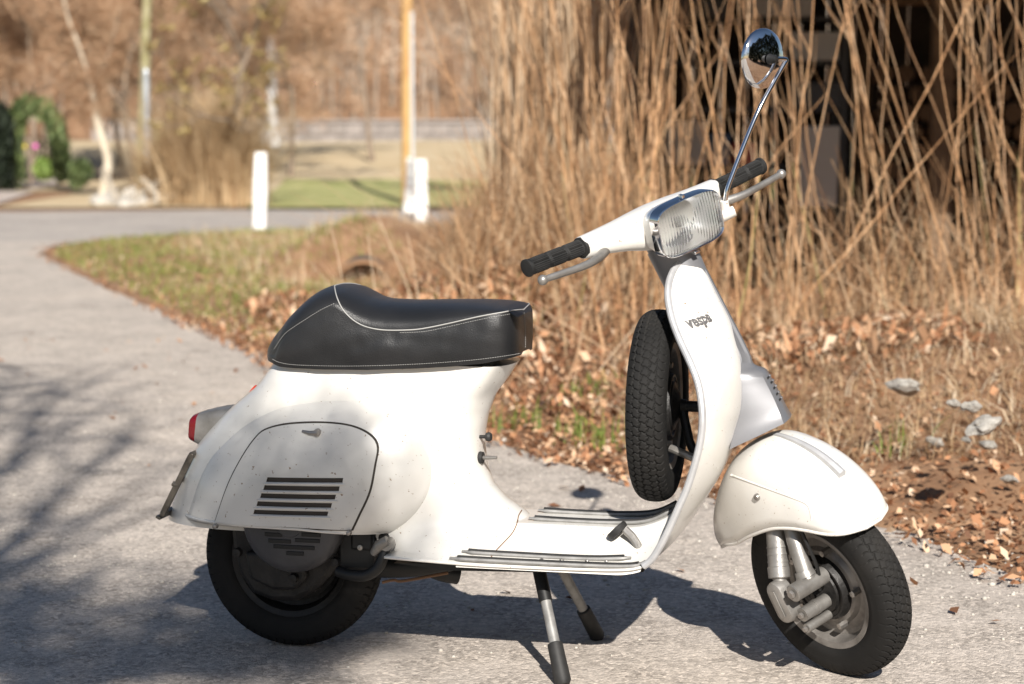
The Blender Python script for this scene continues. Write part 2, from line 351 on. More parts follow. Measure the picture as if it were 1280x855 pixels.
# brake pedal
pp = at(771, 662, -.11)
part('brake_pedal', join(tube(spl(np.array([at(781, 662, -.115), at(791, 672, -.12), at(799, 686, -.125), at(804, 703, -.125)]), 16), [.009]*16, 10)), 'alu')
pl = lathe([(.001, .006), (.023, .005), (.025, 0), (.023, -.008), (.001, -.01)], (0, 0, 0), (0, 0, 1), 20)
pv = pl[0]*np.array([1.0, 1.0, 1]); c_, s_ = math.cos(-.75), math.sin(-.75)
pv = np.stack([pv[:, 0]*c_+pv[:, 2]*s_, pv[:, 1], -pv[:, 0]*s_+pv[:, 2]*c_], 1)+pp
part('pedal_pad', (pv, pl[1]), 'rubber')

# ---- horn cover down the nose
hs = [((884,337),(873,337),.012,.026),((898,364),(887,363),.0125,.028),((912,391),(901,391),.013,.030),((926,418),(915,419),.0135,.032),((938,443),(927,446),.015,.036),
      ((943,456),(925,461),.024,.052),((957,463),(924,470),.038,.060),((966,478),(925,487),.042,.064),((976,497),(926,512),.047,.068),((983,512),(924,538),.054,.071),((988,522),(919,562),.066,.076)]
P = []
for fr, bk, wf, wb in hs:
    a = at(*fr, 0); b = at(*bk, -wb); b[0] -= .012
    c = a+np.array([-.002, -wf*.75, 0]); d = a*.72+b*.28; d[1] = -wf; d[0] = a[0]-.008; d[2] = a[2]*.93+b[2]*.07
    m1 = d*.55+b*.45; m1[1] = -(wf*.45+wb*.55)-.004
    h = [b, m1, d, c, a]; P.append(h+[q*np.array([1, -1, 1]) for q in h[::-1][1:]])
Pd = np.array([spl(np.array(P)[:, j], 44) for j in range(9)]).transpose(1, 0, 2)
V, Fc = grid(Pd); Fc.append(tuple(range((len(Pd)-1)*9, len(Pd)*9))); 
horn = part('horn_cover', (V, Fc), 'silver', smooth=28); hb = bvh_of(horn)
for q in ((960,472.5),(964,478.5),(967.5,485.5),(971,493),(974.5,500)):
    h = on(hb, *q); 
    if h is not None: part('horn_slot', box(h, (.004, .016, .0062), (.86, 0, -.5), (0, 1, 0), (.5, 0, .86)), 'black', horn)
    h = on(hb, q[0]+2, q[1]-3.5)
    if h is not None: part('horn_louvre', box(h, (.006, .017, .003), (.86, 0, -.5), (0, 1, 0), (.5, 0, .86)), 'silver', horn, bevel=.001)
# script badge on the shield
cu = bpy.data.curves.new('badge', 'FONT'); cu.body = 'vespa'; cu.size = 1.0; cu.shear = .32; cu.extrude = .035; cu.bevel_depth = .012; cu.offset = .018
to = bpy.data.objects.new('badge', cu); col.objects.link(to); dg = bpy.context.evaluated_depsgraph_get()
tm = bpy.data.meshes.new_from_object(to.evaluated_get(dg)); bpy.data.objects.remove(to)
tv = np.array([v.co[:] for v in tm.vertices]); tw = tv[:, 0].max()
b0 = on(sb, 862, 410.5); b1 = on(sb, 889.5, 400.5)
yy = b0[1]+(b1[1]-b0[1])*tv[:, 0]/tw; zz = b0[2]+(b1[2]-b0[2])*tv[:, 0]/tw+tv[:, 1]*.028
xx = shield_x(zz, yy)+.004+tv[:, 2]*.05
nv3 = np.stack([xx, yy, zz], 1); tm.vertices.foreach_set('co', nv3.ravel()); tm.update(); tm.materials.clear(); tm.materials.append(MT['oldbolt'])
bo = bpy.data.objects.new('badge', tm); col.objects.link(bo); bo.parent = shield; bo['label'] = 'slanted metal script lettering on the leg shield'

# ---- seat
st = np.array([at(*q, 0) for q in [(340.5,440),(345,427),(356,410),(375,389),(395,369.5),(408,360),(420,355.5),(432,355),(445,358),(458,364),(470,370),(485,373.5),(520,375),(560,374.5),(600,374.5),(625,376),(642,379),(651,383),(657.5,391)]])
sh = np.array([at(*q, -.125) for q in [(341,445),(346,432),(355,419),(380,402),(405,389),(420,384),(432,393),(445,403),(460,410),(480,413.5),(510,413.5),(530,411),(560,405),(600,396),(640,389),(675,387)]])
sbm = np.array([at(*q, -.125) for q in [(330,455),(345,459),(400,461),(460,462),(520,460.5),(560,458.5),(600,455),(640,448),(675,442)]])
fz = lambda A: (lambda x: np.interp(x, A[:, 0], A[:, 2]))
tz, sz, bz = fz(st), fz(sh), fz(sbm); x0, x1 = st[0, 0], st[-1, 0]
def seat_w(x):
    d = np.clip((x-x0)/.15, 0, 1); e = np.clip((x1-x)/.075, 0, 1)
    return (.137-.012*ss(.1, .5, x))*(1-(1-d)**2.3)**(1/2.3)*(.45+.55*(1-(1-e)**2.6)**(1/2.2))
xs = np.r_[x0+(np.linspace(0, 1, 22)**2)*.15, np.linspace(x0+.16, x1-.08, 50), x1-.075*(1-np.linspace(0, 1, 22))**2]
P = []
for x in xs:
    w = max(float(seat_w(x)), .004); b = bz(x); t = max(tz(x), b+.02); s = min(max(sz(x), b+.012), t-.006)
    phi = np.linspace(math.pi/2, 0, 22); n = 2.25
    top_ = np.stack([w*np.cos(phi)**(2/n), s+(t-s)*np.sin(phi)**(2/n)], 1)
    v = np.linspace(0, 1, 12)[1:]; wall = np.stack([w+.006*np.sin(v*math.pi)*min(1, w/.1)-.002*v, s+(b-s)*v], 1)
    wall[:, 0] += np.array([.0022*mnoise.noise(Vector((x*13, q*40, 1.0)))+.0012*mnoise.noise(Vector((x*45, q*25, 4.0))) for q in wall[:, 1]])*min(1, w/.1)
    und = np.array([[w-.012, b-.001], [w*.5, b+.004]])
    h = np.vstack([top_, wall, und]); near_ = np.stack([x+0*h[:, 0], -h[:, 0], h[:, 1]], 1); far_ = near_*np.array([1, -1, 1])
    P.append(np.vstack([near_[::-1], far_[1:]]))
P = np.array(P); V, Fc = grid(P, cv=False); nn = P.shape[1]
Fc += [tuple(range(nn))[::-1], tuple(range((len(P)-1)*nn, len(P)*nn))]
seat = part('seat', (V, Fc), 'leather', smooth=50, recalc=True); seb = bvh_of(seat)
pip = [(418,357.5),(420,368),(424,379),(431,390),(443,401),(458,408.5),(480,412.5),(510,412.5),(530,410.5),(560,404.5),(600,395.5),(640,388.5),(655,387)]
Pn = line_on(seb, pip, 90, .0008)
Pl = np.vstack([Pn[0:1]*np.array([1, -1, 1])*np.array([1, 1, 1])+0, Pn]) if False else Pn
part('piping', tube(Pn, .0014, 8), 'piping', seat)
Pm = Pn*np.array([1, -1, 1]); cross = np.array([[Pn[0, 0], y, tz(Pn[0, 0])*(1-(y/abs(Pn[0, 1]))**2)+Pn[0, 2]*(y/abs(Pn[0, 1]))**2] for y in np.linspace(Pn[0, 1], -Pn[0, 1], 14)])
part('piping', tube(np.vstack([cross[1:], Pm[1:]]), .0014, 8), 'piping', seat)
def stitches(path, px=False):
    Q = line_on(seb, path, 400, .0006); s = np.r_[0, np.cumsum(np.linalg.norm(np.diff(Q, axis=0), axis=1))]; n = int(s[-1]/.0052); out = []
    for i in range(n):
        a = np.array([np.interp(i*.0052, s, Q[:, k]) for k in range(3)]); b = np.array([np.interp(i*.0052+.0034, s, Q[:, k]) for k in range(3)])
        out.append(tube(np.array([a, (a+b)/2, b]), .00055, 4))
    part('stitching', join(*out), 'piping', seat, smooth=0)['kind'] = 'stuff'
stitches([(341,449),(350,453),(370,456),(420,457.5),(470,457),(520,455),(560,452.5),(600,449),(640,443.5),(656,440)])
stitches([(343,436),(355,418.5),(367,409),(380,400.5),(400,388),(419,379)])
stitches([(500,416),(530,414.5),(560,408.5),(600,399.5),(640,392)])
stitches([(655,391),(656.3,410),(656.6,425),(656.5,440)])
part('seat_base', box([.23, 0, .664], (.46, .17, .03)), 'black', bevel=.004)

# ---- tail lamp, reflector, number plate frame
def tl(px, py, y): return at(px, py, y)
P = []
for (t_, b_, w) in [((241.5,517),(240,547),.040),((252,514),(247,551),.042)]: P.append((t_, b_, w))
def lampsec(t_, b_, w, n=10):
    a, b = at(*t_, 0), at(*b_, 0); c = (a+b)/2; h = (a-b)/2; ph = np.linspace(0, 2*math.pi, 28, endpoint=False)
    cs, sn = np.cos(ph), np.sin(ph); e = 2/5
    return np.array([c+h*np.sign(s)*abs(s)**e+np.array([0, w*np.sign(k)*abs(k)**e, 0]) for k, s in zip(cs, sn)])
secs = [lampsec((296,506),(285,556),.052), lampsec((279,508),(266,556),.051), lampsec((266,510.5),(257,554.5),.049), lampsec((255.5,513.5),(251.5,551.5),.047)]
V, Fc = grid(np.array(secs), cv=True); tailh = part('tail_lamp_housing', (V, Fc), 'alu', smooth=40)
secs = [lampsec((255.8,513.2),(251,551.5),.0465), lampsec((249,515.5),(245.5,548.5),.045), lampsec((245.5,519),(243.5,546.5),.042), lampsec((244.5,524),(243.8,541),.03)]
V, Fc = grid(np.array(secs), cv=True); Fc.append(tuple(range(28*3, 28*4))); part('tail_lamp_lens', (V, Fc), 'red', tailh, smooth=40)
rc = at(316, 489, -.0); rp = lathe([(.001, .004), (.016, .003), (.018, -.002), (.018, -.03)], rc, (-.8, -.05, .6), 20)
part('rear_reflector', rp, 'orange')
rp = lathe([(.0195, -.001), (.0195, -.006), (.0175, -.03)], rc, (-.8, -.05, .6), 20); part('reflector_rim', rp, 'chrome')
pt, pb = at(257, 562, -.02), at(222, 634, -.02); dv = (pb-pt)/np.linalg.norm(pb-pt); nn_ = np.cross(dv, [0, 1, 0])
pf = []
pc = (pt+pb)/2; plen = np.linalg.norm(pb-pt)
frame_o = thing_plate = part('plate_holder', join(box(pc+np.array([0, -.085, 0]), (plen, .009, .014), dv, (0, 1, 0), nn_), box(pc+np.array([0, .085, 0]), (plen, .009, .014), dv, (0, 1, 0), nn_),
     box(pt, (.012, .18, .012), dv, (0, 1, 0), nn_), box(pb, (.012, .18, .012), dv, (0, 1, 0), nn_), box(pc-dv*.012, (.012, .17, .008), dv, (0, 1, 0), nn_), box(pb+dv*.010-nn_*.004, (.007, .19, .012), dv, (0, 1, 0), nn_)), 'plate', bevel=.002, smooth=30)
for a_, b_ in ((pt+dv*.03+np.array([0, -.04, 0]), at(280, 575, -.04)), (pt+dv*.03+np.array([0, .04, 0]), at(280, 575, .04)), (pb-dv*.03+np.array([0, -.04, 0]), at(262, 630, -.04))): part('plate_bracket', tube(np.array([a_, b_]), .006, 8), 'plate', frame_o)
part('plate_bolt', lathe([(.0005, .008), (.006, .007), (.006, -.004)], pc+np.array([-.004, -.085, 0]), (-.9, 0, .4), 10), 'plate', frame_o)

# ---- choke and fuel levers on the seat pillar
k0 = on(bb, 597, 547)
part('choke_knob', lathe([(.0008, .030), (.008, .029), (.0105, .024), (.009, .018), (.004, .015), (.004, -.01)], np.array([xf_(.475)-.004, -.028, at(597, 546, -.03)[2]]), (1, -.15, .05), 16), 'rubber')
fz_ = at(596, 572, -.03)[2]
part('fuel_lever', join(lathe([(.0008, .008), (.013, .007), (.014, 0), (.012, -.01)], np.array([xf_(fz_)-.003, -.028, fz_]), (1, -.1, 0), 18)), 'rubber')
part('fuel_lever_arm', tube(np.array([[xf_(fz_), -.028, fz_], [xf_(fz_)+.018, -.031, fz_+.001], [xf_(fz_)+.036, -.032, fz_+.002]]), [.005, .0042, .0035], 8), 'alu')

# ---- wheels
def tyre_mesh():
    na = 1500; bt = np.radians(np.linspace(-64, 64, 72)); sw = np.radians(np.linspace(64, 152, 15))[1:]
    b = np.r_[-sw[::-1], bt, sw]; e = .82
    cr = np.sign(np.cos(b))*np.abs(np.cos(b))**e; cl = np.sign(np.sin(b))*np.abs(np.sin(b))**e
    r = .166+.041*cr; l = .0425*cl
    a = np.linspace(0, 2*np.pi, na, endpoint=False); A, B = np.meshgrid(a, b, indexing='ij')
    npitch = 66; ph = A/(2*np.pi)*npitch; s = np.broadcast_to(l/.0385, A.shape)
    tri = lambda x: 2*np.abs(2*(x-np.floor(x+.5)))-1
    dep = np.zeros_like(A); inside = (np.abs(B) < math.radians(63))
    for c, am, off in ((-.62, .07, .1), (-.22, .09, .4), (.22, .09, .9), (.62, .07, .6)):
        dd = np.abs(s-c-am*tri(ph+off)); dep = np.maximum(dep, 1-ss(.02, .046, dd))
    bands = ((-2, -.62, .0), (-.62, -.22, .5), (-.22, .22, .0), (.22, .62, .5), (.62, 2, .0))
    for lo, hi, off in bands:
        m_ = (s > lo-.05) & (s < hi+.05); q = ph+off+.10*np.sin(s*16); dd = np.abs(q-np.round(q))
        dep = np.where(m_, np.maximum(dep, (1-ss(.04, .09, dd))*.9), dep)
    dep = dep*inside*ss(63, 57, np.degrees(np.abs(B)))
    tick = (np.abs(B) > math.radians(66)) & (np.abs(B) < math.radians(84)); q = ph*.5; dd = np.abs(q-np.round(q)); dep = np.where(tick, (1-ss(.03, .06, dd))*.18, dep)
    for c in (95, 118, 128): dep = np.maximum(dep, (1-ss(.6, 1.6, np.abs(np.degrees(np.abs(B))-c)))*.3)
    R = r[None, :]-dep*.0044*np.cos(B)**1; Lx = l[None, :]-dep*.0044*np.sin(B)*.8
    P = np.stack([R*np.cos(A), Lx, R*np.sin(A)], 2); nb = len(b)
    i = np.arange(na)[:, None]; j = np.arange(nb-1)[None]; i2 = (i+1) % na
    Fq = np.stack([i*nb+j+0*i2, i*nb+j+1, i2*nb+j+1, i2*nb+j], 2).reshape(-1, 4)
    return P.reshape(-1, 3), Fq
tv_, tf_ = tyre_mesh()
tyre0 = fastmesh('tyre', tv_, tf_, MT['tyre'], smooth=True); tyre_data = tyre0.data; bpy.data.objects.remove(tyre0)
rim_v = lathe([(.136, -.034), (.140, -.031), (.137, -.028), (.128, -.026), (.122, -.018), (.118, -.004), (.106, .0), (.090, -.004), (.082, -.012), (.068, -.014), (.060, -.006), (.03, -.006),
               (.03, .006), (.07, .006), (.118, .008), (.122, .018), (.128, .026), (.137, .028), (.140, .031), (.136, .034), (.124, .03), (.116, .014), (.116, -.006), (.124, -.03), (.136, -.034)], (0, 0, 0), (0, 1, 0), 72)
hub_v = lathe([(.002, -.062), (.014, -.062), (.016, -.05), (.03, -.046), (.042, -.038), (.052, -.036), (.054, -.030), (.062, -.030), (.064, -.034), (.068, -.034), (.072, -.024), (.074, -.010), (.074, .03), (.02, .034), (.002, .034)], (0, 0, 0), (0, 1, 0), 48)
def rmesh(name, vf, m):
    o = make(name, vf, MT[m], smooth=30); d = o.data; bpy.data.objects.remove(o); return d
rim_data = rmesh('rim', rim_v, 'rim'); hub_data = rmesh('hub', hub_v, 'engine')
nut_data = rmesh('wheel_nut', join(lathe([(.0005, -.024), (.007, -.023), (.008, -.012), (.008, 0)], (.089, -.004, 0), (0, 1, 0), 6)), 'oldbolt')
def wheel(name, c, X, Y, Z, label=None, hub=True):
    M_ = Matrix(((X[0], Y[0], Z[0], c[0]), (X[1], Y[1], Z[1], c[1]), (X[2], Y[2], Z[2], c[2]), (0, 0, 0, 1)))
    w = bpy.data.objects.new(name, rim_data); col.objects.link(w); w.parent = scooter; w.matrix_local = M_
    if label: w['label'] = label
    t = bpy.data.objects.new('tyre', tyre_data); col.objects.link(t); t.parent = w
    if hub: h = bpy.data.objects.new('hub', hub_data); col.objects.link(h); h.parent = w
    for k in range(5):
        q = bpy.data.objects.new('wheel_nut', nut_data); col.objects.link(q); q.parent = w; q.rotation_euler = (0, k*2*math.pi/5+.3, 0)
    return w
ca, sa = math.cos(.6), math.sin(.6)
rwh = wheel('rear_wheel', (0, 0, .2075), (ca, 0, -sa), (0, 1, 0), (sa, 0, ca), 'rear wheel with a dark rim')
rwh.data = rim_data.copy(); rwh.data.materials[0] = MT['engine']  # rear rim takes the darker engine colour
wheel('front_wheel', FO, SFv, SLv, AX)
wheel('spare_wheel', (.829, 0, .573), (0, 0, 1), (-1, 0, 0), (0, -1, 0), 'spare wheel strapped upright behind the leg shield')
part('spare_bracket', join(tube(np.array([[.85, 0, .573], [.99, 0, .573]]), .012, 10), tube(np.array([[.88, 0, .573], [.90, -.02, .50], [.93, -.03, .44]]), .010, 10)), 'black')
part('bracket_stay', tube(np.array([at(838, 560, -.05), at(852, 566, -.06), at(866, 572, -.06)]), .0085, 10), 'alu')

# ---- front mudguard (turns with the fork)
ms = [((-.232,.150),(-.226,-.024,.148)),((-.222,.190),(-.203,-.064,.150)),((-.186,.243),(-.156,-.085,.157)),((-.122,.298),(-.105,-.091,.157)),((-.045,.336),(-.045,-.093,.166)),((.028,.343),(.03,-.094,.170)),
      ((.088,.316),(.082,-.093,.161)),((.142,.272),(.124,-.091,.146)),((.180,.220),(.164,-.083,.126)),((.203,.165),(.194,-.064,.113)),((.214,.108),(.211,-.022,.104))]
C_ = spl(np.array([m[0] for m in ms]), 60); E_ = spl(np.array([m[1] for m in ms]), 60); P = []
for c, e in zip(C_, E_):
    ph = np.linspace(-math.pi/2, math.pi/2, 37); n = 2.5; h = []
    for p in ph:
        k = math.cos(p)**(2/n) if abs(p) < math.pi/2-1e-6 else 0.0; l = e[1]*(1+.14*math.exp(-(e[0]/.13)**2))*-math.copysign(abs(math.sin(p))**(2/n), p)
        h.append(S(e[0]+(c[0]-e[0])*k, l, e[2]+(c[1]-e[2])*k))
    P.append(h)
P = np.array(P); guard = part('front_mudguard', grid(P), 'white', smooth=180, solid=.004); gb = bvh_of(guard)
bead = np.vstack([P[:, 0], P[::-1, -1]])
part('mudguard_bead', tube(np.vstack([bead, bead[:1]]), .0042, 8), 'white', guard)
ci = [i for i in range(60) if .038 < C_[i, 0] < .20 and C_[i, 1] > .212]
cp = resample(np.array([[C_[i, 0], C_[i, 1]] for i in ci]), 24); Q = []
for i, (f, u) in enumerate(cp):
    w = .0045+.0045*i/23; nrm = np.array([f, u])/np.hypot(f, u); hgt = .007+.010*i/23; t0 = -.006
    Q.append([S(f+nrm[0]*t0, -w*1.25, u+nrm[1]*t0), S(f+nrm[0]*hgt*.8, -w, u+nrm[1]*hgt*.8), S(f+nrm[0]*hgt, 0, u+nrm[1]*hgt), S(f+nrm[0]*hgt*.8, w, u+nrm[1]*hgt*.8), S(f+nrm[0]*t0, w*1.25, u+nrm[1]*t0)])
V, Fc = grid(np.array(Q)); Fc += [tuple(range(5))[::-1], tuple(range(23*5, 24*5))]; part('mudguard_crest', (V, Fc), 'trim', guard, smooth=25)
h = on(gb, 947, 621); nrm_ = CAM-h; part('mudguard_bolt', lathe([(.0004, .007), (.006, .006), (.0075, .003), (.0075, -.006)], h, -SLv, 14), 'oldbolt', guard)
fold = line_on(gb, [(914,594),(930,600),(960,611),(990,622),(1008,630),(1013,640),(1014,650)], 40, -.0012)
part('mudguard_fold', tube(fold, np.linspace(.0030, .0022, len(fold)), 10), 'white', guard, smooth=180)

# ---- fork, link and damper
T = lambda pts: np.array([S(*p) for p in pts])
part('fork_tube', tube(spl(T([(.045,-.045,.30),(.050,-.058,.20),(.057,-.082,.12),(.062,-.098,.045)]), 24), [.018]*24, 18), 'alu')
part('steering_column', tube(T([(-.004, 0, .62), (-.004, 0, .80)]), [.046, .052], 32), 'silver')
part('link_boss', join(tube(T([(.062,-.150,.036),(.062,-.148,.036),(.062,-.055,.036),(.062,-.053,.036)]), [.016, .019, .019, .016], 20)), 'alu')
st_ = []
for k in range(32):
    a = k*2*math.pi/32; st_.append(np.array([.0055+.0225*math.cos(a), 0, (.046 if math.sin(a) > 0 else -.002)+.0225*math.sin(a)]))
def capsec(l, sc): return np.array([S(.0055+(p[0]-.0055)*sc, l, .02+(p[2]-.02)*sc) for p in st_])
V, Fc = grid(np.array([capsec(-.118, .97), capsec(-.142, 1.0), capsec(-.149, .95), capsec(-.1515, .82)]), cv=True); Fc += [tuple(range(32)), tuple(range(96, 128))[::-1]]
part('link_cover', (V, Fc), 'alu', smooth=40, recalc=True)
part('link_axle', join(tube(T([(.036,-.13,-.018),(.036,-.055,-.018)]), .015, 18), tube(T([(.036,-.095,-.018),(.036,-.085,-.018)]), .0165, 18), tube(T([(.03,-.13,-.048),(.03,-.06,-.048)]), .010, 14)), 'alu')
part('damper', join(tube(T([(.02,-.050,.30),(.016,-.066,.19),(.009,-.112,.088)]), [.021, .0215, .022], 20)), 'alu')
part('damper_collar', join(tube(T([(.0098,-.1115,.091),(.009,-.1125,.088),(.008,-.121,.068),(.0078,-.122,.066)]), [.021, .0235, .023, .017], 20), tube(T([(.008,-.119,.075),(.006,-.128,.04)]), .014, 16)), 'alu')
part('brake_cable', tube(spl(T([(.085,-.07,.25),(.095,-.085,.14),(.085,-.08,.06),(.05,-.07,.01)]), 20), .004, 8), 'black')

# ---- engine, exhaust, stand
fc = at(365, 652, -.165)
fly = part('flywheel_cover', lathe([(.001, .022), (.03, .022), (.032, .020), (.092, .019), (.102, .014), (.111, .004), (.113, -.006), (.113, -.07)], fc, (0, -1, 0), 72), 'flycover', smooth=40)
for (a, b, y0, y1) in [(327,350,657.5,663),(379,402,657.5,664),(331,353,665.5,671),(377,401,666,671),(335.5,364,673.5,679),(369,400,673,678.5),(342,393.5,681.5,686.5),(358,380,689.5,694)]:
    c = (at(a, y0, fc[1]-.019)+at(b, y1, fc[1]-.019))/2; part('cover_slot', box(c, (abs(at(b, y0, -.19)[0]-at(a, y0, -.19)[0]), .006, .0085)), 'black', fly, bevel=.001)
part('crankcase', slab([at(*q, -.11) for q in ((288,664),(291,690),(299,718),(314,742),(340,752),(370,752),(392,740),(410,722),(424,704),(432,680),(436,660),(430,640),(300,640))], (0, .085, 0)), 'engine', smooth=30, bevel=.012)
part('engine_cover', slab([at(*q, -.135) for q in ((305,690),(312,724),(340,738),(368,738),(382,724),(380,700),(352,690))], (0, .05, 0)), 'engine', smooth=30, bevel=.008)
for q in ((298,690),(368,722),(420,702)): part('engine_bolt', lathe([(.0005, .014), (.009, .013), (.011, 0)], at(*q, -.135), (0, -1, 0), 12), 'engine')
part('cylinder_shroud', join(box(at(452, 683, -.10), (.085, .07, .09)), box(at(455, 672, -.12), (.05, .04, .05))), 'black', bevel=.006, smooth=30)
part('shroud_bolt', lathe([(.0005, .008), (.006, .007), (.006, 0)], at(451, 684, -.137), (0, -1, 0), 10), 'oldbolt')
part('breather_hose', tube(spl(np.array([at(423, 714, -.15), at(440, 719, -.165), at(458, 719, -.17), at(472, 710, -.17), at(479, 695, -.165), at(481, 680, -.15), at(480, 672, -.13)]), 40), .0125, 14), 'black')
part('swing_arm_pivot', join(tube(np.array([at(467, 692, -.165), at(474, 682, -.17), at(485, 676, -.17)]), [.009, .013, .012], 12), lathe([(.001, .012), (.012, .012), (.014, 0), (.014, -.02)], at(484, 681, -.165), (0, -1, 0), 18)), 'alu')
part('exhaust', join(tube(spl(np.array([[.10, -.03, .21], [.22, -.02, .195], [.33, .0, .20], [.42, .02, .22]]), 20), np.linspace(.03, .018, 20), 14), tube(spl(np.array([[.26, .02, .215], [.33, .03, .18], [.37, .05, .168]]), 12), .022, 14)), 'black')
part('cable_run', tube(spl(np.array([at(478, 728, -.1), at(492, 725, -.1), at(505, 726, -.09), at(560, 716, -.05)]), 20), .0035, 6), 'rust')
part('underfloor_pan', slab([at(*q, -.16) for q in ((492,704),(556,713),(790,718),(804,715),(700,711),(510,704))], (0, .32, 0)), 'black', smooth=0)
def leg(sx, s, rub):
    a = np.array([.578, .07*s, .235]); b = np.array([.660, .195*s, .012]); c = a+(b-a)*rub
    P = np.array([a, a+(b-a)*.12, b]); o = part('stand_leg', tube(P, .0115, 14), 'dullgrey')
    part('stand_foot', tube(np.array([c, c+(b-c)*.03, b+(b-a)*.015, b+(b-a)*.05]), [.0125, .0165, .018, .013], 16), 'rubber', o)
    return o
leg(0, -1, .70); leg(0, 1, .70)
part('stand_hinge', tube(np.array([[.575, -.1, .237], [.575, .1, .237]]), .014, 12), 'black')
part('stand_sleeve', tube(np.array([[.580, -.073, .229], [.6068, -.1138, .157]]), .0145, 14), 'black')

# ---- headset with lamp, grips, levers, mirror
def sec(cx, l, cz, hx, hz, n=2.6, m=32):
    a = np.linspace(0, 2*math.pi, m, endpoint=False); e = 2/n
    return np.array([Hd(cx+hx*math.copysign(abs(math.cos(t))**e, math.cos(t)), l, cz+hz*math.copysign(abs(math.sin(t))**e, math.sin(t))) for t in a])
prof = [(-.200,.004,-.012,.017,.020),(-.196,.004,-.012,.0205,.0235),(-.15,.010,-.013,.025,.0275),(-.10,.017,-.016,.034,.034),(-.05,.024,-.021,.047,.043),(0,.028,-.025,.056,.049),(.05,.024,-.021,.047,.043),(.10,.017,-.016,.034,.034),(.15,.010,-.013,.025,.0275),(.196,.004,-.012,.0205,.0235),(.200,.004,-.012,.017,.020)]
pr = spl(np.array(prof), 70)
V, Fc = grid(np.array([sec(p[1], p[0], p[2], p[3], p[4]) for p in pr]), cv=True); Fc += [tuple(range(32)), tuple(range(69*32, 70*32))[::-1]]
headset = part('handlebar_housing', (V, Fc), 'white', smooth=50, recalc=True)
LZ = -.010
def lsec(x, hw, hh, cz, n=5.5, m=48, top=.0, trap=0.0):
    a = np.linspace(0, 2*math.pi, m, endpoint=False); e = 2/n; o = []
    for t in a:
        y = math.copysign(abs(math.cos(t))**e, math.cos(t)); z = math.copysign(abs(math.sin(t))**e, math.sin(t))
        o.append(Hd(x-.004*z, .006+hw*y*(1-trap*max(0, -z)), cz+hh*z+top*(1-y*y)*(z > 0)*z-top*.6*(1-y*y)*(z < 0)*-z))
    return np.array(o)
V, Fc = grid(np.array([lsec(.0, .055, .035, -.025, 3), lsec(.03, .066, .042, -.022, 3.2), lsec(.07, .080, .046, -.016, 3.8), lsec(.100, .089, .050, LZ, 5.5, top=.006)]), cv=True)
part('lamp_shell', (V, Fc), 'white', headset, smooth=60)
V, Fc = grid(np.array([lsec(.099, .0885, .0495, LZ, 5.5, top=.006), lsec(.100, .0915, .052, LZ, 5.5, top=.006), lsec(.122, .0925, .053, LZ, 5.5, top=.006), lsec(.126, .0915, .052, LZ, 5.5, top=.006), lsec(.127, .0900, .0505, LZ, 5.5, top=.006), lsec(.125, .0885, .049, LZ, 5.5, top=.006), lsec(.112, .088, .0485, LZ, 5.5, top=.006)]), cv=True)
bez = part('lamp_bezel', (V, Fc), 'chrome', headset, smooth=40)
P = []
rim_ = lsec(.121, .0885, .049, LZ, 5.5, m=300, top=.006); lc = rim_.mean(0)
for r in 1-(1-np.linspace(0.01, 1, 44))**1.15:
    Q = lc+(rim_-lc)*r; u = ((Q-HG)@SLv-.006)/.087; v = ((Q-HG)@HZ-LZ)/.047
    rib = .0014*np.abs(np.sin(u*34))*ss(.98, .88, np.abs(u)); P.append(Q+HX[None]*((.006*(1-r*r)+rib)[:, None]))
lg = grid(np.array(P), cv=True)
part('lamp_glass', lg, 'glass', headset, smooth=180, solid=.0025)
P = []
for k in range(16):
    t = k/15; P.append(lsec(.118-.075*math.sin(t*math.pi/2), .086*math.cos(t*math.pi/2)**.6+.003, .046*math.cos(t*math.pi/2)**.6+.003, LZ, 5.5-3*t, top=.006*(1-t)))
V, Fc = grid(np.array(P), cv=True); Fc.append(tuple(range(15*48, 16*48))); part('lamp_reflector', (V, Fc), 'reflector', headset, smooth=180)
part('lamp_bulb', lathe([(.0005, .07), (.009, .066), (.012, .055), (.009, .04), (.01, .02)], Hd(.03, .006, LZ), HX, 16), 'piping', headset)
part('bezel_clip', box(Hd(.118, .01, LZ-.064), (.022, .014, .006), HX, SLv, HZ), 'chrome', headset, bevel=.0015)
part('bezel_tab', box(Hd(.118, -.004, LZ+.064), (.012, .008, .008), HX, SLv, HZ), 'chrome', headset, bevel=.0015)
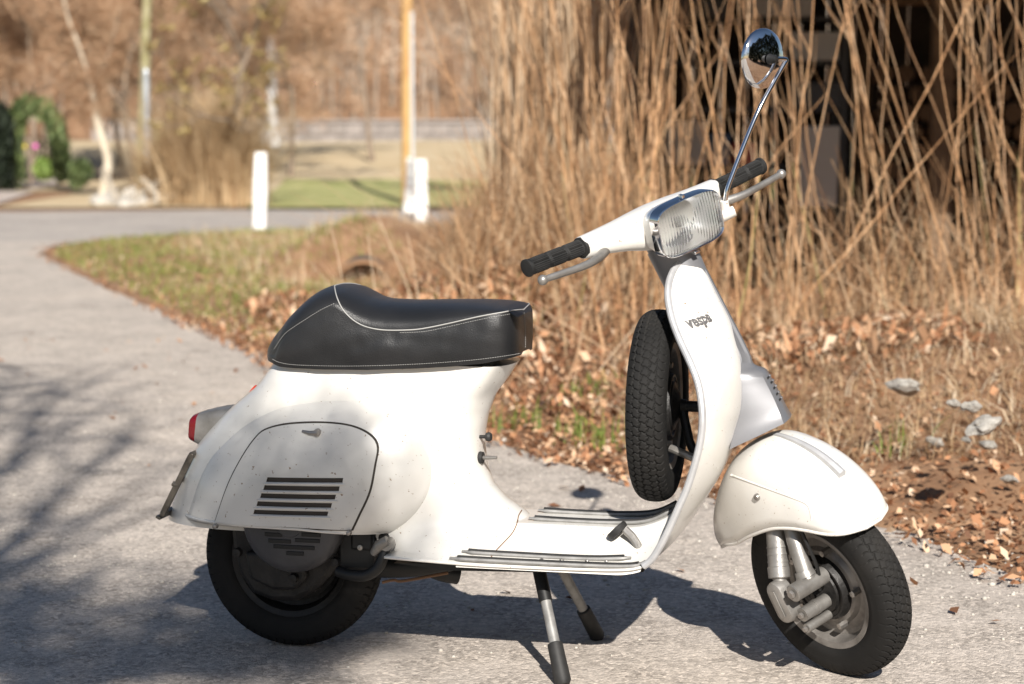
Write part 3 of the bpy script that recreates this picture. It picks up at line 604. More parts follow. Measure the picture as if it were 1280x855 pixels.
# collar under the lamp
cs_ = []
for u, r in ((.765, .047), (.80, .049), (.835, .054), (.862, .057)):
    cs_.append(tube(T([(-.004, 0, u), (-.004, 0, u+.001)]), r, 36, cap=False)[0][:36])
V, Fc = grid(np.array(cs_), cv=True); part('headset_collar', (V, Fc), 'silver', headset, smooth=60)
def grip(sgn):
    nl, na = 110, 72; P = []
    for i in range(nl):
        t = i/(nl-1); l = .192+.158*t; ring = 0
        for c in (.06, .33, .36, .62, .65, .94): ring = max(ring, 1-ss(.008, .014, abs(t-c)))
        r0 = .0178+.0016*(t > .96)-.0006*t; row = []
        if i == 0 or i == nl-1: r0 *= .8
        for j in range(na):
            a = j*2*math.pi/na; blk = (0 if .075 < t < .925 else 1); q = a/(2*math.pi)*26
            gr = 0 if blk else (1-ss(.16, .26, abs(q-round(q))))
            r = r0-.0021*max(gr, ring*.9); row.append(Hd(.004+r*math.cos(a), sgn*l, -.010+.006*t+r*math.sin(a)))
        P.append(row)
    V, Fc = grid(np.array(P), cv=True); Fc += [tuple(range(na)), tuple(range((nl-1)*na, nl*na))[::-1]]
    part('hand_grip', (V, Fc), 'rubber', smooth=40, recalc=True)
    part('grip_flange', lathe([(.017, -.004), (.0225, -.003), (.0225, .004), (.017, .006)], Hd(.004, sgn*.197, -.011), SLv*sgn, 32), 'rubber')
    Lp = spl(np.array([Hd(.022, sgn*.150, -.030), Hd(.040, sgn*.185, -.031), Hd(.054, sgn*.235, -.029), Hd(.058, sgn*.30, -.023), Hd(.058, sgn*.347, -.019)]), 30)
    lv = part('brake_lever' if sgn < 0 else 'clutch_lever', tube(Lp, np.interp(np.linspace(0, 1, 30), [0, .15, .6, 1], [.011, .0095, .0070, .0062]), 14, sy=1.15), 'alu')
    e = Hd(.058, sgn*.354, -.0185); part('lever_ball', lathe([(.0005+.0105*math.sin(t), -.0105*math.cos(t)) for t in np.linspace(0, math.pi, 12)], e, SLv, 18), 'alu', lv)
grip(-1); grip(1)
# mirror on its stalk
mb = np.array([Hd(.055, .165, -.048), Hd(.060, .172, -.036)]); 
part('mirror_clamp', join(tube(np.array([Hd(.03, .13, -.055), Hd(.055, .165, -.054), Hd(.07, .187, -.048)]), [.013, .014, .012], 14), lathe([(.001, .03), (.009, .028), (.0105, .0)], Hd(.058, .172, -.05), HZ, 16)), 'white')
mc = Hd(.045, .366, .240); mn = np.array([.80, -.585, -.06]); mn /= np.linalg.norm(mn)
stalk = spl(np.array([Hd(.058, .172, -.03), Hd(.060, .177, -.012), Hd(.060, .198, .02), Hd(.060, .30, .135), Hd(.060, .392, .212), Hd(.060, .408, .224), Hd(.059, .403, .2305), mc+mn*.014]), 70)
ms_ = part('mirror_stalk', tube(stalk, .0052, 14), 'chrome')
part('mirror', lathe([(.0005, .006), (.010, .0058), (.026, .0042), (.045, .0005), (.058, -.0045), (.0635, -.0085), (.0655, -.012), (.0655, -.0155), (.062, -.017), (.0005, -.014)], mc, mn, 64), 'chrome', smooth=30)
part('mirror_knuckle', lathe([(.0005, .030), (.007, .028), (.0095, .022), (.010, .012), (.012, .008)], mc, mn, 20), 'black')

# small fittings on the front link
V, Fc = grid(np.array([[S(.0055+dx, -.1525-h, .02+dz) for dx, dz in ((-.006, -.028), (.006, -.028), (.006, .030), (-.006, .030))] for h in (0, .003)]), cv=True); Fc.append((4, 5, 6, 7)); part('link_cover_rib', (V, Fc), 'alu', smooth=20, bevel=.001)
for f, l, u, r in ((.062, -.151, .036, .009), (.036, -.131, -.018, .007), (.03, -.131, -.048, .006)): part('link_nut', lathe([(.0005, .007), (r*.9, .007), (r, .005), (r, 0)], S(f, l, u), -SLv, 6), 'oldbolt')
part('weld_collar', tube(T([(.0615, -.0975, .066), (.062, -.098, .052)]), [.0195, .0225], 18), 'alu')
for k in range(3): part('damper_ring', tube(T([(.0125-.0012*k, -.094-.006*k, .128-.014*k), (.0122-.0012*k, -.0955-.006*k, .1245-.014*k)]), .0232, 18), 'alu')

# ================================================================== the place
def island_mat(name, stops, rough=.8, noise_amt=.0, transl=0.0, spec=.3):
    m = bpy.data.materials.new(name); m.use_nodes = True; nt = m.node_tree; p = nt.nodes['Principled BSDF']; L = nt.links.new
    g = nt.nodes.new('ShaderNodeNewGeometry'); r = nt.nodes.new('ShaderNodeValToRGB'); el = r.color_ramp.elements
    while len(el) < len(stops): el.new(.5)
    for e, (q, c) in zip(el, stops): e.position = q; e.color = (*c, 1)
    L(g.outputs['Random Per Island'], r.inputs['Fac']); L(r.outputs['Color'], p.inputs['Base Color']); p.inputs['Roughness'].default_value = rough; p.inputs['Specular IOR Level'].default_value = spec
    if transl:
        t = nt.nodes.new('ShaderNodeBsdfTranslucent'); mx = nt.nodes.new('ShaderNodeMixShader'); mx.inputs[0].default_value = transl
        L(r.outputs['Color'], t.inputs['Color']); o = [n for n in nt.nodes if n.type == 'OUTPUT_MATERIAL'][0]; L(p.outputs[0], mx.inputs[1]); L(t.outputs[0], mx.inputs[2]); L(mx.outputs[0], o.inputs['Surface'])
    return m
def asphalt(name, dark, light, dust):
    m = bpy.data.materials.new(name); m.use_nodes = True; nt = m.node_tree; p = nt.nodes['Principled BSDF']; L = nt.links.new
    tc = nt.nodes.new('ShaderNodeTexCoord'); o = tc.outputs['Object']
    def nz(sc, det, rg=.6): n = nt.nodes.new('ShaderNodeTexNoise'); n.inputs['Scale'].default_value = sc; n.inputs['Detail'].default_value = det; n.inputs['Roughness'].default_value = rg; L(o, n.inputs['Vector']); return n.outputs['Fac']
    def rp(f, st):
        r = nt.nodes.new('ShaderNodeValToRGB'); el = r.color_ramp.elements
        while len(el) < len(st): el.new(.5)
        for e, (q, c) in zip(el, st): e.position = q; e.color = (*c, 1)
        L(f, r.inputs['Fac']); return r.outputs['Color']
    def mx(f, a, b, mode='MIX'):
        x = nt.nodes.new('ShaderNodeMix'); x.data_type = 'RGBA'; x.blend_type = mode
        if isinstance(f, float): x.inputs[0].default_value = f
        else: L(f, x.inputs[0])
        L(a, x.inputs[6]); L(b, x.inputs[7]); return x.outputs[2]
    v = nt.nodes.new('ShaderNodeTexVoronoi'); v.inputs['Scale'].default_value = 95; L(o, v.inputs['Vector'])
    v2 = nt.nodes.new('ShaderNodeTexVoronoi'); v2.inputs['Scale'].default_value = 230; L(o, v2.inputs['Vector'])
    stone = rp(v.outputs['Color'], [(0.0, dark), (.45, tuple(np.array(dark)*.55+np.array(light)*.45)), (.8, light), (1, tuple(np.array(light)*1.28))])
    fine = rp(v2.outputs['Color'], [(0, (.66, .66, .66)), (1, (1.25, 1.24, 1.22))])
    c = mx(1.0, stone, fine, 'MULTIPLY')
    patch = rp(nz(.9, 6, .65), [(.30, (.74, .73, .73)), (.5, (1, 1, 1)), (.72, (1.16, 1.14, 1.11))]); c = mx(1.0, c, patch, 'MULTIPLY')
    d = nt.nodes.new('ShaderNodeRGB'); d.outputs[0].default_value = (*dust, 1)
    dm = rp(nz(6, 7, .72), [(.42, (0, 0, 0)), (.68, (.65, .65, .65))]); c = mx(dm, c, d.outputs[0])
    tar = rp(nz(2.3, 6, .7), [(.22, (.55, .55, .56)), (.36, (1, 1, 1))]); c = mx(1.0, c, tar, 'MULTIPLY')
    L(c, p.inputs['Base Color']); p.inputs['Roughness'].default_value = .88; p.inputs['Specular IOR Level'].default_value = .3
    b = nt.nodes.new('ShaderNodeBump'); b.inputs['Strength'].default_value = .4; b.inputs['Distance'].default_value = .004; L(v.outputs['Distance'], b.inputs['Height'])
    b2 = nt.nodes.new('ShaderNodeBump'); b2.inputs['Strength'].default_value = .5; b2.inputs['Distance'].default_value = .004; L(v2.outputs['Distance'], b2.inputs['Height']); L(b.outputs[0], b2.inputs['Normal'])
    b.invert = True; b2.invert = True; L(b2.outputs[0], p.inputs['Normal'])
    return m
M_road = asphalt('weathered_asphalt', (.25, .22, .192), (.56, .494, .432), (.60, .53, .465))
M_lane = asphalt('side_lane_asphalt', (.29, .255, .23), (.45, .405, .365), (.47, .425, .385))
M_soil = mat('leaf_strewn_soil', (.2, .13, .07), .95, vary=[(.25, (.11, .06, .032)), (.45, (.23, .125, .065)), (.6, (.32, .19, .105)), (.8, (.38, .26, .16))], scale=3.2, detail=9, bump=.9, bscale=28)
M_litter = island_mat('fallen_leaves', [(0, (.11, .052, .028)), (.3, (.27, .122, .058)), (.6, (.42, .215, .11)), (.85, (.52, .34, .21)), (1, (.60, .48, .36))], .75)
M_straw = island_mat('dry_straw', [(0, (.27, .16, .08)), (.4, (.45, .31, .175)), (.75, (.58, .44, .29)), (1, (.66, .56, .42))], .7, transl=.25)
M_green = island_mat('verge_grass', [(0, (.12, .17, .03)), (.5, (.23, .27, .06)), (.75, (.38, .36, .13)), (1, (.52, .44, .24))], .7, transl=.3)
M_cane = island_mat('willow_shoot_bark', [(0, (.20, .10, .045)), (.4, (.34, .18, .085)), (.7, (.44, .28, .15)), (.9, (.50, .38, .24)), (1, (.36, .33, .10))], .5, spec=.4)
M_cane_o = mat('willow_shoot_skin', (.38, .22, .11), .42, vary=[(.3, (.28, .135, .06)), (.5, (.48, .28, .142)), (.75, (.66, .47, .30))], scale=5, objvar=.28)
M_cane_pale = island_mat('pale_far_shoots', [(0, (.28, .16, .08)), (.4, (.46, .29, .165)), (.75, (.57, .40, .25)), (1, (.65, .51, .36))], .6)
M_field = mat('dry_field', (.4, .32, .18), .95, vary=[(.3, (.40, .30, .17)), (.5, (.50, .39, .24)), (.7, (.56, .46, .31))], scale=.8, detail=6)
M_meadow = mat('green_meadow', (.2, .24, .06), .95, vary=[(.3, (.22, .23, .07)), (.5, (.31, .315, .115)), (.68, (.46, .39, .2))], scale=2.2, detail=6)

def edge_R(F):                               # right-hand edge of the road, metres right of the camera line
    return np.interp(F, [0, 4, 5.02, 5.75, 6.3, 6.9, 7.5, 8.4, 9.6, 10.45, 13.1, 16.5, 19.5, 21.0, 21.9], [3.2, 1.75, 1.36, 1.14, .62, .22, -.08, -.53, -1.08, -1.3, -2.31, -3.57, -4.61, -4.85, -4.65])
lane_near = lambda R: np.interp(R, [-4.7, -4.5, -3.18, -1.05, 5, 40], [21.9, 22.3, 24.1, 26.4, 31, 50]); lane_far = lambda R: np.interp(R, [-40, -8, -4.9, -.25, 5, 40], [30.4, 30.6, 31.4, 31.4, 35, 54])
def fbm(x, y, s, o=3):
    v = 0.0; a = 1.0
    for k in range(o): v += a*mnoise.noise(Vector((x*s, y*s, 3.7*k))); a *= .5; s *= 2.1
    return v
def height(R, F):
    z = 0.0
    d = R-float(edge_R(F)) if F < 21.9 else 9.0
    offroad = (F < 21.9 and d > 0) or (F >= 21.9 and R > -4.65 and F < float(lane_near(R)))
    if offroad:
        dd = min(max(d, 0), 3) if F < 21.9 else 1.0
        dd = min(dd, max(0.0, float(lane_near(R))-F)) if R > -4.65 and F > 14 else dd
        k = float(ss(0, 1.0, dd))
        z += k*(.045+.05*fbm(R, F, .9))
        z += .20*float(ss(.35, 1.6, dd))*math.exp(-((F-8.3)/1.5)**2)*float(ss(.3, 1.2, R))          # mound at the foot of the thicket
        z += .10*float(ss(.3, 1.4, dd))*math.exp(-((F-7.6)/.8)**2)*float(ss(1.2, .2, R))
        fd = F-(10.6+6.4*float(ss(1.2, -1.5, R))); z -= .5*math.exp(-(fd/.8)**2)*float(ss(-2.3, -1.5, R))*float(ss(-.3, -.9, R))*k   # stream ditch
        z += .10*float(ss(.3, 1.3, fd))*float(ss(-2.4, -1.6, R))*float(ss(25.5, 20.5, F))*float(ss(1.8, .4, R))*(1+.5*fbm(R, F, 1.3))   # brushy far bank
        z += .50*float(ss(8.3, 11.2, F))*float(ss(-1.1, .1, R))*float(ss(1.35, .5, R))*float(ss(24, 15, F))*(1+.35*fbm(R, F, 1.1))*k
        z += .12*float(ss(.5, 2.0, dd))*float(ss(1.0, 2.2, R))*float(ss(6.2, 8.0, F))
        z += .05*float(ss(12.5, 15.5, F))*float(ss(.2, 1.5, R))*k
    if offroad: z += .30*math.exp(-((R+1.3)/.55)**2)*float(ss(16.95, 17.25, F))*float(ss(20.5, 18.5, F))
    if F > 33: z += .95*float(ss(40, 66, F))+.1*fbm(R, F, .15)*float(ss(34, 45, F))
    if F > 84: z += .26*(F-84)+2.0*fbm(R, F, .03)
    return z-.012
Fs = np.r_[np.linspace(-14, 4, 10), np.linspace(4.3, 12, 78), np.linspace(12.15, 22, 50), np.linspace(22.3, 34, 32), np.linspace(34.5, 90, 50), np.linspace(93, 260, 34)]
P = []
for F in Fs:
    w = 14+F*.55 if F > 0 else 14
    u = np.linspace(-1, 1, 121); Rs = np.sign(u)*np.abs(u)**1.7*w
    P.append([G(R, F, height(R, F)) for R in Rs])
ground = tag(make('ground', grid(np.array(P)), M_soil, smooth=180), kind='structure')

# road sheets a few millimetres above the soil
def sheet(name, near, far, m, z=0.0, n=3, zf=None):
    Q = []
    for a, b in zip(near, far): Q.append([G(*(np.array(a)+(np.array(b)-np.array(a))*t), z if zf is None else zf(*(np.array(a)+(np.array(b)-np.array(a))*t))) for t in np.linspace(0, 1, n)])
    return tag(make(name, grid(np.array(Q)), m, smooth=180), kind='structure')
Fr = np.r_[np.linspace(-13, 4, 8), np.linspace(4.2, 21.9, 140)]
wob = lambda F: .05*mnoise.noise(Vector((F*1.9, 2.2, 0)))+.03*mnoise.noise(Vector((F*6, 5.2, 0)))
sheet('road', [(-14-.3*F, F) for F in Fr], [(float(edge_R(F))+wob(F), F) for F in Fr], M_road, 0.0, 9)
Rl = np.r_[np.linspace(-30, -4.7, 20), np.linspace(-4.5, 30, 40)]
sheet('side_road', [(R, 21.9 if R < -4.6 else float(lane_near(R))) for R in Rl], [(R, float(lane_far(R))) for R in Rl], M_lane, -.001, 5)
M_drive = mat('driveway_gravel', (.42, .36, .31), .95, vary=[(.3, (.36, .29, .25)), (.7, (.48, .42, .37))], scale=2, detail=7, bump=.4, bscale=40)
sheet('driveway', [(-8.4, 30.45), (-8.7, 34), (-9.3, 38), (-9.8, 42), (-10.4, 48)], [(-13.5, 30.45), (-13.5, 34), (-13.5, 38), (-13.6, 42), (-13.8, 48)], M_drive, .022, 4, zf=lambda R, F: height(R, F)+.03)
sheet('meadow', [(R, max(float(lane_far(R))+.15, 31.6)) for R in np.linspace(-4.2, 6, 14)], [(R, 46) for R in np.linspace(-5.2, 8, 14)], M_meadow, 0, 10, zf=lambda R, F: height(R, F)+.045)
sheet('field', [(R, 40.3) for R in np.linspace(-34, 16, 36)], [(R, 72) for R in np.linspace(-46, 26, 36)], M_field, 0, 26, zf=lambda R, F: height(R, F)+.03)
sheet('field_edge', [(R, 32) for R in np.linspace(-8.3, -4.3, 8)], [(R, 40.6) for R in np.linspace(-8.6, -4.7, 8)], M_field, 0, 8, zf=lambda R, F: height(R, F)+.028)

# ---- low scatter: leaves, straw, grass, loose stones
def rotz(a): return np.array([[math.cos(a), -math.sin(a), 0], [math.sin(a), math.cos(a), 0], [0, 0, 1]])
def leaves(name, pts, size, m, flat=.5, curl=.35):
    n = len(pts); a = rng.uniform(0, 2*np.pi, n); s = np.clip(np.exp(rng.normal(-.15, .38, n)), .35, 1.45)*size; t1 = rng.normal(0, flat, n); t2 = rng.normal(0, flat, n)
    ex = np.stack([np.cos(a), np.sin(a), t1], 1); ey = np.stack([-np.sin(a), np.cos(a), t2], 1); up = np.array([0, 0, 1.0]); cz = rng.uniform(.1, 1, n)*curl*s
    P = np.asarray(pts); sx = s[:, None]; sy = (s*rng.uniform(.45, .8, n))[:, None]
    V = np.stack([P-ex*sx, P-ey*sy*.8+up*cz[:, None]*.5, P+ex*sx*1.1+up*cz[:, None]*.3, P+ey*sy+up*cz[:, None]], 1).reshape(-1, 3)
    i = np.arange(n)[:, None]*4; return fastmesh(name, V, i+np.arange(4)[None], m)
def blades(name, pts, h, w, m, lean=.5, dirs=None, segs=2, hvar=.5):
    n = len(pts); P = np.asarray(pts); a = rng.uniform(0, 2*np.pi, n); H = h*rng.uniform(1-hvar, 1+hvar, n); le = rng.uniform(.1, 1, n)*lean
    d = np.stack([np.cos(a), np.sin(a), 0*a], 1); side = np.stack([-np.sin(a+rng.normal(0, .6, n)), np.cos(a), 0*a], 1)*(w*rng.uniform(.6, 1.3, n))[:, None]
    if dirs is not None: d = d+dirs
    V = []; 
    for k in range(segs+1):
        t = k/segs; c = P+np.array([0, 0, 1.0])*(H*t*(1-.35*le*t))[:, None]+d*(H*le*t*t)[:, None]; ww = 1-t*.85
        V += [c-side*ww, c+side*ww]
    V = np.stack(V, 1).reshape(-1, 3); b = np.arange(n)[:, None]*(2*segs+2); F = np.concatenate([b+np.array([[2*k, 2*k+1, 2*k+3, 2*k+2]]) for k in range(segs)], 0)
    return fastmesh(name, V, F, m)
def scatter(n, fR, fF, ok=None):
    out = []
    while len(out) < n:
        R, F = fR(), fF()
        if ok is None or ok(R, F): out.append((R, F))
    return out
U = rng.uniform
def offroad(R, F, m=0.0): return R > float(edge_R(F))+m
pts = [];
for _ in range(15000):
    F = U(5.0, 12.5); d = rng.gamma(1.6, .55)-.12; R = float(edge_R(F))+d
    if R < 3.6: pts.append(G(R, F, max(height(R, F), .0)+U(.004, .035)))
for _ in range(4200):
    F = U(11, 22); R = float(edge_R(F))+U(-.1, 2.5)
    if F < float(lane_near(R))-.2: pts.append(G(R, F, max(height(R, F), 0)+U(.004, .04)))
for _ in range(2600):
    F = U(2.6, 5.0); R = float(edge_R(F))+rng.gamma(1.6, .5)-.1; pts.append(G(R, F, max(height(R, F), .0)+U(.004, .03)))
tag(leaves('leaf_litter', pts, .0145, M_litter), 'brown fallen leaves strewn along the road edge and bank', kind='stuff')
pts = []; dr = []
for R, F in scatter(14000, lambda: U(.45, 3.4), lambda: U(6.6, 11.0), lambda R, F: offroad(R, F, .35+.35*abs(mnoise.noise(Vector((R*2, F*2, 0)))))): pts.append(G(R, F, height(R, F)))
for R, F in scatter(2600, lambda: U(-2.6, .6), lambda: U(7.6, 15.5), lambda R, F: offroad(R, F, .6)): pts.append(G(R, F, height(R, F)))
tag(blades('dry_grass', pts, .115, .0030, M_straw, lean=2.5, segs=3, hvar=.7), 'matted dry straw grass on the bank below the canes', kind='stuff')
pts = []
for R, F in scatter(16000, lambda: U(-4.8, 0.2), lambda: U(9.5, 25.5), lambda R, F: (F < 21.9 and offroad(R, F, .12) and R-float(edge_R(F)) < 2.9) or (F >= 21.9 and R > -4.5 and F < float(lane_near(R))-.1 and R < -1.6)): pts.append(G(R, F, height(R, F)-.01))
tag(blades('verge_grass', pts, .065, .006, M_green, lean=.9, hvar=.6), 'low green and straw coloured grass on the verge', kind='stuff')
pts = []
for (px, py, n, s) in ((738, 518, 90, .10), (708, 545, 60, .09), (640, 535, 50, .07), (765, 560, 60, .10), (1120, 590, 20, .06)):
    g0 = CAM+ray(px, py)*(CAM[2]/-ray(px, py)[2])
    for _ in range(n): q = g0+np.array([rng.normal(0, s), rng.normal(0, s), 0]); v = q-CAM; pts.append(np.array([q[0], q[1], max(height(v@CR, v@CFH), 0)]))
tag(blades('green_tuft', pts, .09, .004, island_mat('fresh_grass', [(0, (.10, .17, .03)), (1, (.27, .32, .07))], .6, transl=.3), lean=.7), 'small fresh green grass tufts at the asphalt edge', kind='stuff')
pts = []
for R, F in scatter(1800, lambda: U(-3.5, -.4), lambda: U(13, 24), lambda R, F: F < 21.9 and not (abs(R+1.25*F/17) < .42 and F < 17.6) and offroad(R, F, 1.2) and R-float(edge_R(F)) < 4.2): pts.append(G(R, F, height(R, F)))
tag(blades('dry_weeds', pts, .13, .0045, M_straw, lean=.5, segs=3, hvar=.6), 'tall dry weed stalks beside the ditch behind the verge', kind='stuff')

# tangled brush on the ditch slope, left of the tall shoots
pts = []
for R, F in scatter(3600, lambda: U(-1.6, 1.1), lambda: U(9.2, 16.0), lambda R, F: offroad(R, F, 1.2) and (R > -.4 or F < 15) and not (abs(R+1.25*F/17) < .42 and 13.5 < F < 17.6) and mnoise.noise(Vector((R*1.6, F*1.1, 8))) > -.22): pts.append(G(R, F, height(R, F)-.02))
tag(blades('tangled_brush', pts, .27, .0042, island_mat('brush_stalks', [(0, (.17, .08, .04)), (.4, (.37, .205, .105)), (.75, (.50, .325, .19)), (1, (.60, .46, .31))], .75, transl=.15), lean=1.35, segs=4, hvar=.75), 'tangled brown brush on the ditch slope', kind='stuff')
pts = []
for R, F in scatter(17000, lambda: U(-1.7, 1.9), lambda: U(7.8, 13.5), lambda R, F: offroad(R, F, .45)): pts.append(G(R, F, height(R, F)+U(.0, .08)))
tag(leaves('slope_leaves', pts, .021, M_litter, flat=.8), 'russet leaves caught in the brush on the ditch slope', kind='stuff')
pts = []
for R, F in scatter(3000, lambda: U(-.35, .85), lambda: U(9.9, 12.5), lambda R, F: offroad(R, F, .9) and mnoise.noise(Vector((R*2.1, F*1.6, 3))) > -.3): pts.append(G(R, F, height(R, F)-.03))
for R, F in scatter(1100, lambda: U(1.0, 3.7), lambda: U(9.2, 10.2)): pts.append(G(R, F, height(R, F)-.03))
tag(blades('dry_scrub', pts, .52, .0034, island_mat('scrub_stalks', [(0, (.22, .115, .055)), (.4, (.42, .25, .13)), (.75, (.55, .375, .22)), (1, (.64, .49, .33))], .75, transl=.15), lean=1.1, segs=4, hvar=.7), 'dense dry scrub under and between the bare shoots', kind='stuff')
# dark hollow in the far bank, a sunken pipe added to keep it dark
cp_ = G(-1.27, 17.1, -.19); cv_ = thing('hollow_pipe', 'dark hollow, made by an added sunken pipe, in the brushy bank behind the seat', 'recess', cp_)
M_hollow = mat('dark_hollow_lining', (.07, .06, .05), .95, vary=[(.3, (.04, .035, .03)), (.7, (.11, .095, .08))], scale=8)  # dark lining colour stands in for shade inside the hollow
make('pipe', lathe([(.255, 0), (.28, 0), (.28, 1.6), (.001, 1.6), (.001, 1.55), (.255, 1.5), (.255, 0)], (0, 0, 0), CFH+np.array([0, 0, .05]), 28), M_hollow, cv_, smooth=40)
make('lip', lathe([(.255, -.01), (.285, -.01), (.285, .06), (.26, .06), (.255, -.01)], (0, 0, 0), CFH+np.array([0, 0, .05]), 28), M_soil, cv_, smooth=40)

def rock_mesh(seed, r=1.0):
    b = bmesh.new(); bmesh.ops.create_icosphere(b, subdivisions=3, radius=1)
    for v in b.verts:
        n = mnoise.noise(v.co*1.1+Vector((seed*3.1, 0, 0)))*.5+mnoise.noise(v.co*2.7+Vector((0, seed*1.7, 0)))*.25+mnoise.noise(v.co*7+Vector((0, seed*1.7, 0)))*.06; v.co *= (1+n)*r; v.co.z *= .7
    me = bpy.data.meshes.new('stone'); b.to_mesh(me); b.free(); me.polygons.foreach_set('use_smooth', [True]*len(me.polygons)); me.set_sharp_from_angle(angle=math.radians(32)); return me
M_stone = mat('pale_limestone', (.42, .39, .345), .9, vary=[(.3, (.24, .215, .185)), (.5, (.42, .39, .345)), (.7, (.52, .49, .44))], scale=2.2, detail=10, bump=.9, bscale=9, objvar=.12)
rocks = [rock_mesh(k) for k in range(5)]
for m_ in rocks: m_.materials.append(M_stone)
def rock(px, py, w, label, group, F=None, zs=.6):
    d = ray(px, py); z = 0.0
    for _ in range(6): p = CAM+d*((z-CAM[2])/d[2]); v = p-CAM; z = max(height(v@CR, v@CFH), 0.0)
    o = bpy.data.objects.new('stone', random.choice(rocks)); col.objects.link(o); s = w/FPX*(v@CFH)/2
    o.location = p+np.array([0, 0, s*.3]); o.scale = (s, s*random.uniform(.7, 1.1), s*random.uniform(zs, zs+.3)); o.rotation_euler = (random.uniform(-.3, .3), random.uniform(-.3, .3), random.uniform(0, 6)); tag(o, label, 'stone', group); return o
for px, py, w in ((1130, 489, 36), (1216, 512, 26), (1228, 538, 44), (1170, 556, 22), (1236, 560, 26), (1192, 507, 20), (1208, 552, 16), (1262, 602, 20)):
    rock(px, py, w, 'pale stone lying in dry grass at the foot of the canes', 'pale stones on the bank')
grav = rock_mesh(9); gv = np.array([v.co[:] for v in grav.vertices]); gb_ = bmesh.new(); bmesh.ops.create_icosphere(gb_, subdivisions=1, radius=1); gv = np.array([v.co[:] for v in gb_.verts]); gf = np.array([[v.index for v in f.verts] for f in gb_.faces]); gb_.free()
V, Fc = [], []
for k in range(2600):
    F = 4.2+rng.gamma(2.2, 1.1); R = U(-.42, .42)*F*.62
    if k % 3 == 0: F = U(4.8, 9.5); R = float(edge_R(F))+rng.normal(-.12, .16)
    if R > float(edge_R(F))+.2: continue
    s = .0018+abs(rng.normal(0, .0022))+(.006 if k % 60 == 0 else 0); V.append(gv*np.array([s, s*U(.6, 1), s*.6])@rotz(U(0, 6)).T+G(R, F, s*.25)); Fc.append(gf+len(gv)*(len(V)-1))
tag(fastmesh('loose_grit', np.vstack(V), np.vstack(Fc), M_stone), 'loose grit scattered over the asphalt', kind='stuff')

# ---- willow shoots
def cane_path(R, F, h, leanR, leanF, curve, n=9):
    z0 = height(R, F)-.03; t = np.linspace(0, 1, n); wob = np.cumsum(rng.normal(0, .012, (n, 2)), axis=0)*h*.5
    return np.array([G(R+leanR*h*a+curve*h*a*a+w[0], F+leanF*h*a+w[1], z0+h*a*(1-.12*abs(leanR)*a)) for a, w in zip(t, wob)])
shrubs = []
SB = [(.62, 9.3), (.98, 9.5), (1.35, 9.1), (1.72, 9.5), (2.1, 9.0), (2.45, 9.4), (2.8, 8.9), (3.1, 9.4), (.45, 10.4), (.7, 11.0), (1.15, 8.9), (2.3, 8.6)]
wl = ['willow clump of long tan shoots rooted in the dry bank', 0]
for k, (R0, F_0) in enumerate(SB):
    base = G(R0, F_0, height(R0, F_0)); t = thing('willow_shrub', 'clump of long bare tan shoots rising from the dry bank', 'shrub', base, 'clumps of bare shoots along the bank')
    for j in range((20 if R0 < .75 else 9) if k != 7 else 18):
        h = U(1.5, 3.1); ox = rng.normal(0, 1); lr = ox*.11+(-.03 if R0 < 1.2 else -.19); lf = rng.normal(0, .1); cv = rng.normal(-.03, .10)-lr*.35
        if j % 7 == 3: h = U(.8, 1.6); lr = rng.normal(0, .35)
        R, F = R0+ox*.13+rng.normal(0, .06), F_0+rng.normal(0, .16); P = cane_path(R, F, h, lr, lf, cv, 10)-base; r0 = U(.0024, .0046)*(1 if R0 < 1.2 else .9)*(1.15 if j % 5 == 0 else 1)
        v = [tube(P, np.linspace(r0, r0*.42, 10), 6)]
        if j % 2 == 0:
            for q in rng.integers(3, 8, 2):
                a = P[q]; dd = (P[q+1]-P[q])/np.linalg.norm(P[q+1]-P[q]); sd_ = CR*rng.choice([-1, 1])*U(.3, .7)+CFH*rng.normal(0, .2)
                v.append(tube(np.array([a, a+(dd+sd_)*U(.08, .14), a+(dd*1.2+sd_*.8)*U(.22, .5)]), [r0*.5, r0*.4, r0*.2], 4))
        o = make('shoot', join(*v), M_cane_o, t, smooth=180)
def canes_stuff(name, n, fR, fF, hh, m, rad, lab, lr=(-.08, .12), sides=4, seg=7):
    VV, FF, c = [], [], 0; a = np.linspace(0, 2*np.pi, sides, endpoint=False); nb = seg
    tmpl = np.concatenate([np.array([[i*sides+j, i*sides+(j+1) % sides, (i+1)*sides+(j+1) % sides, (i+1)*sides+j] for j in range(sides)]) for i in range(nb-1)])
    for k in range(n):
        R, F = fR(), fF(); P = cane_path(R, F, U(*hh), rng.normal(*lr), rng.normal(0, .08), rng.normal(-.03, .08), nb); r = np.linspace(rad*U(.7, 1.3), rad*.4, nb)
        Q = P[:, None]+(CR[None, None]*np.cos(a)[None, :, None]+CFH[None, None]*np.sin(a)[None, :, None])*r[:, None, None]
        VV.append(Q.reshape(-1, 3)); FF.append(tmpl+c); c += nb*sides
    return tag(fastmesh(name, np.vstack(VV), np.vstack(FF), m, smooth=True), lab, kind='stuff')
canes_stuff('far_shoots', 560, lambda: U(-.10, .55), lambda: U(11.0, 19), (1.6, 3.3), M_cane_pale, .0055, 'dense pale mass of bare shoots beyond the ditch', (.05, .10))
canes_stuff('low_shoots', 200, lambda: U(.0, 3.6), lambda: U(8.8, 10.6), (.35, 1.05), M_cane, .0036, 'tangle of thinner low shoots under the tall canes', (.0, .33))
canes_stuff('fallen_shoots', 260, lambda: U(-.8, 3.4), lambda: U(8.2, 12.5), (.3, .8), M_cane_pale, .0035, 'short broken shoots lying across the bank', (.0, 1.2))

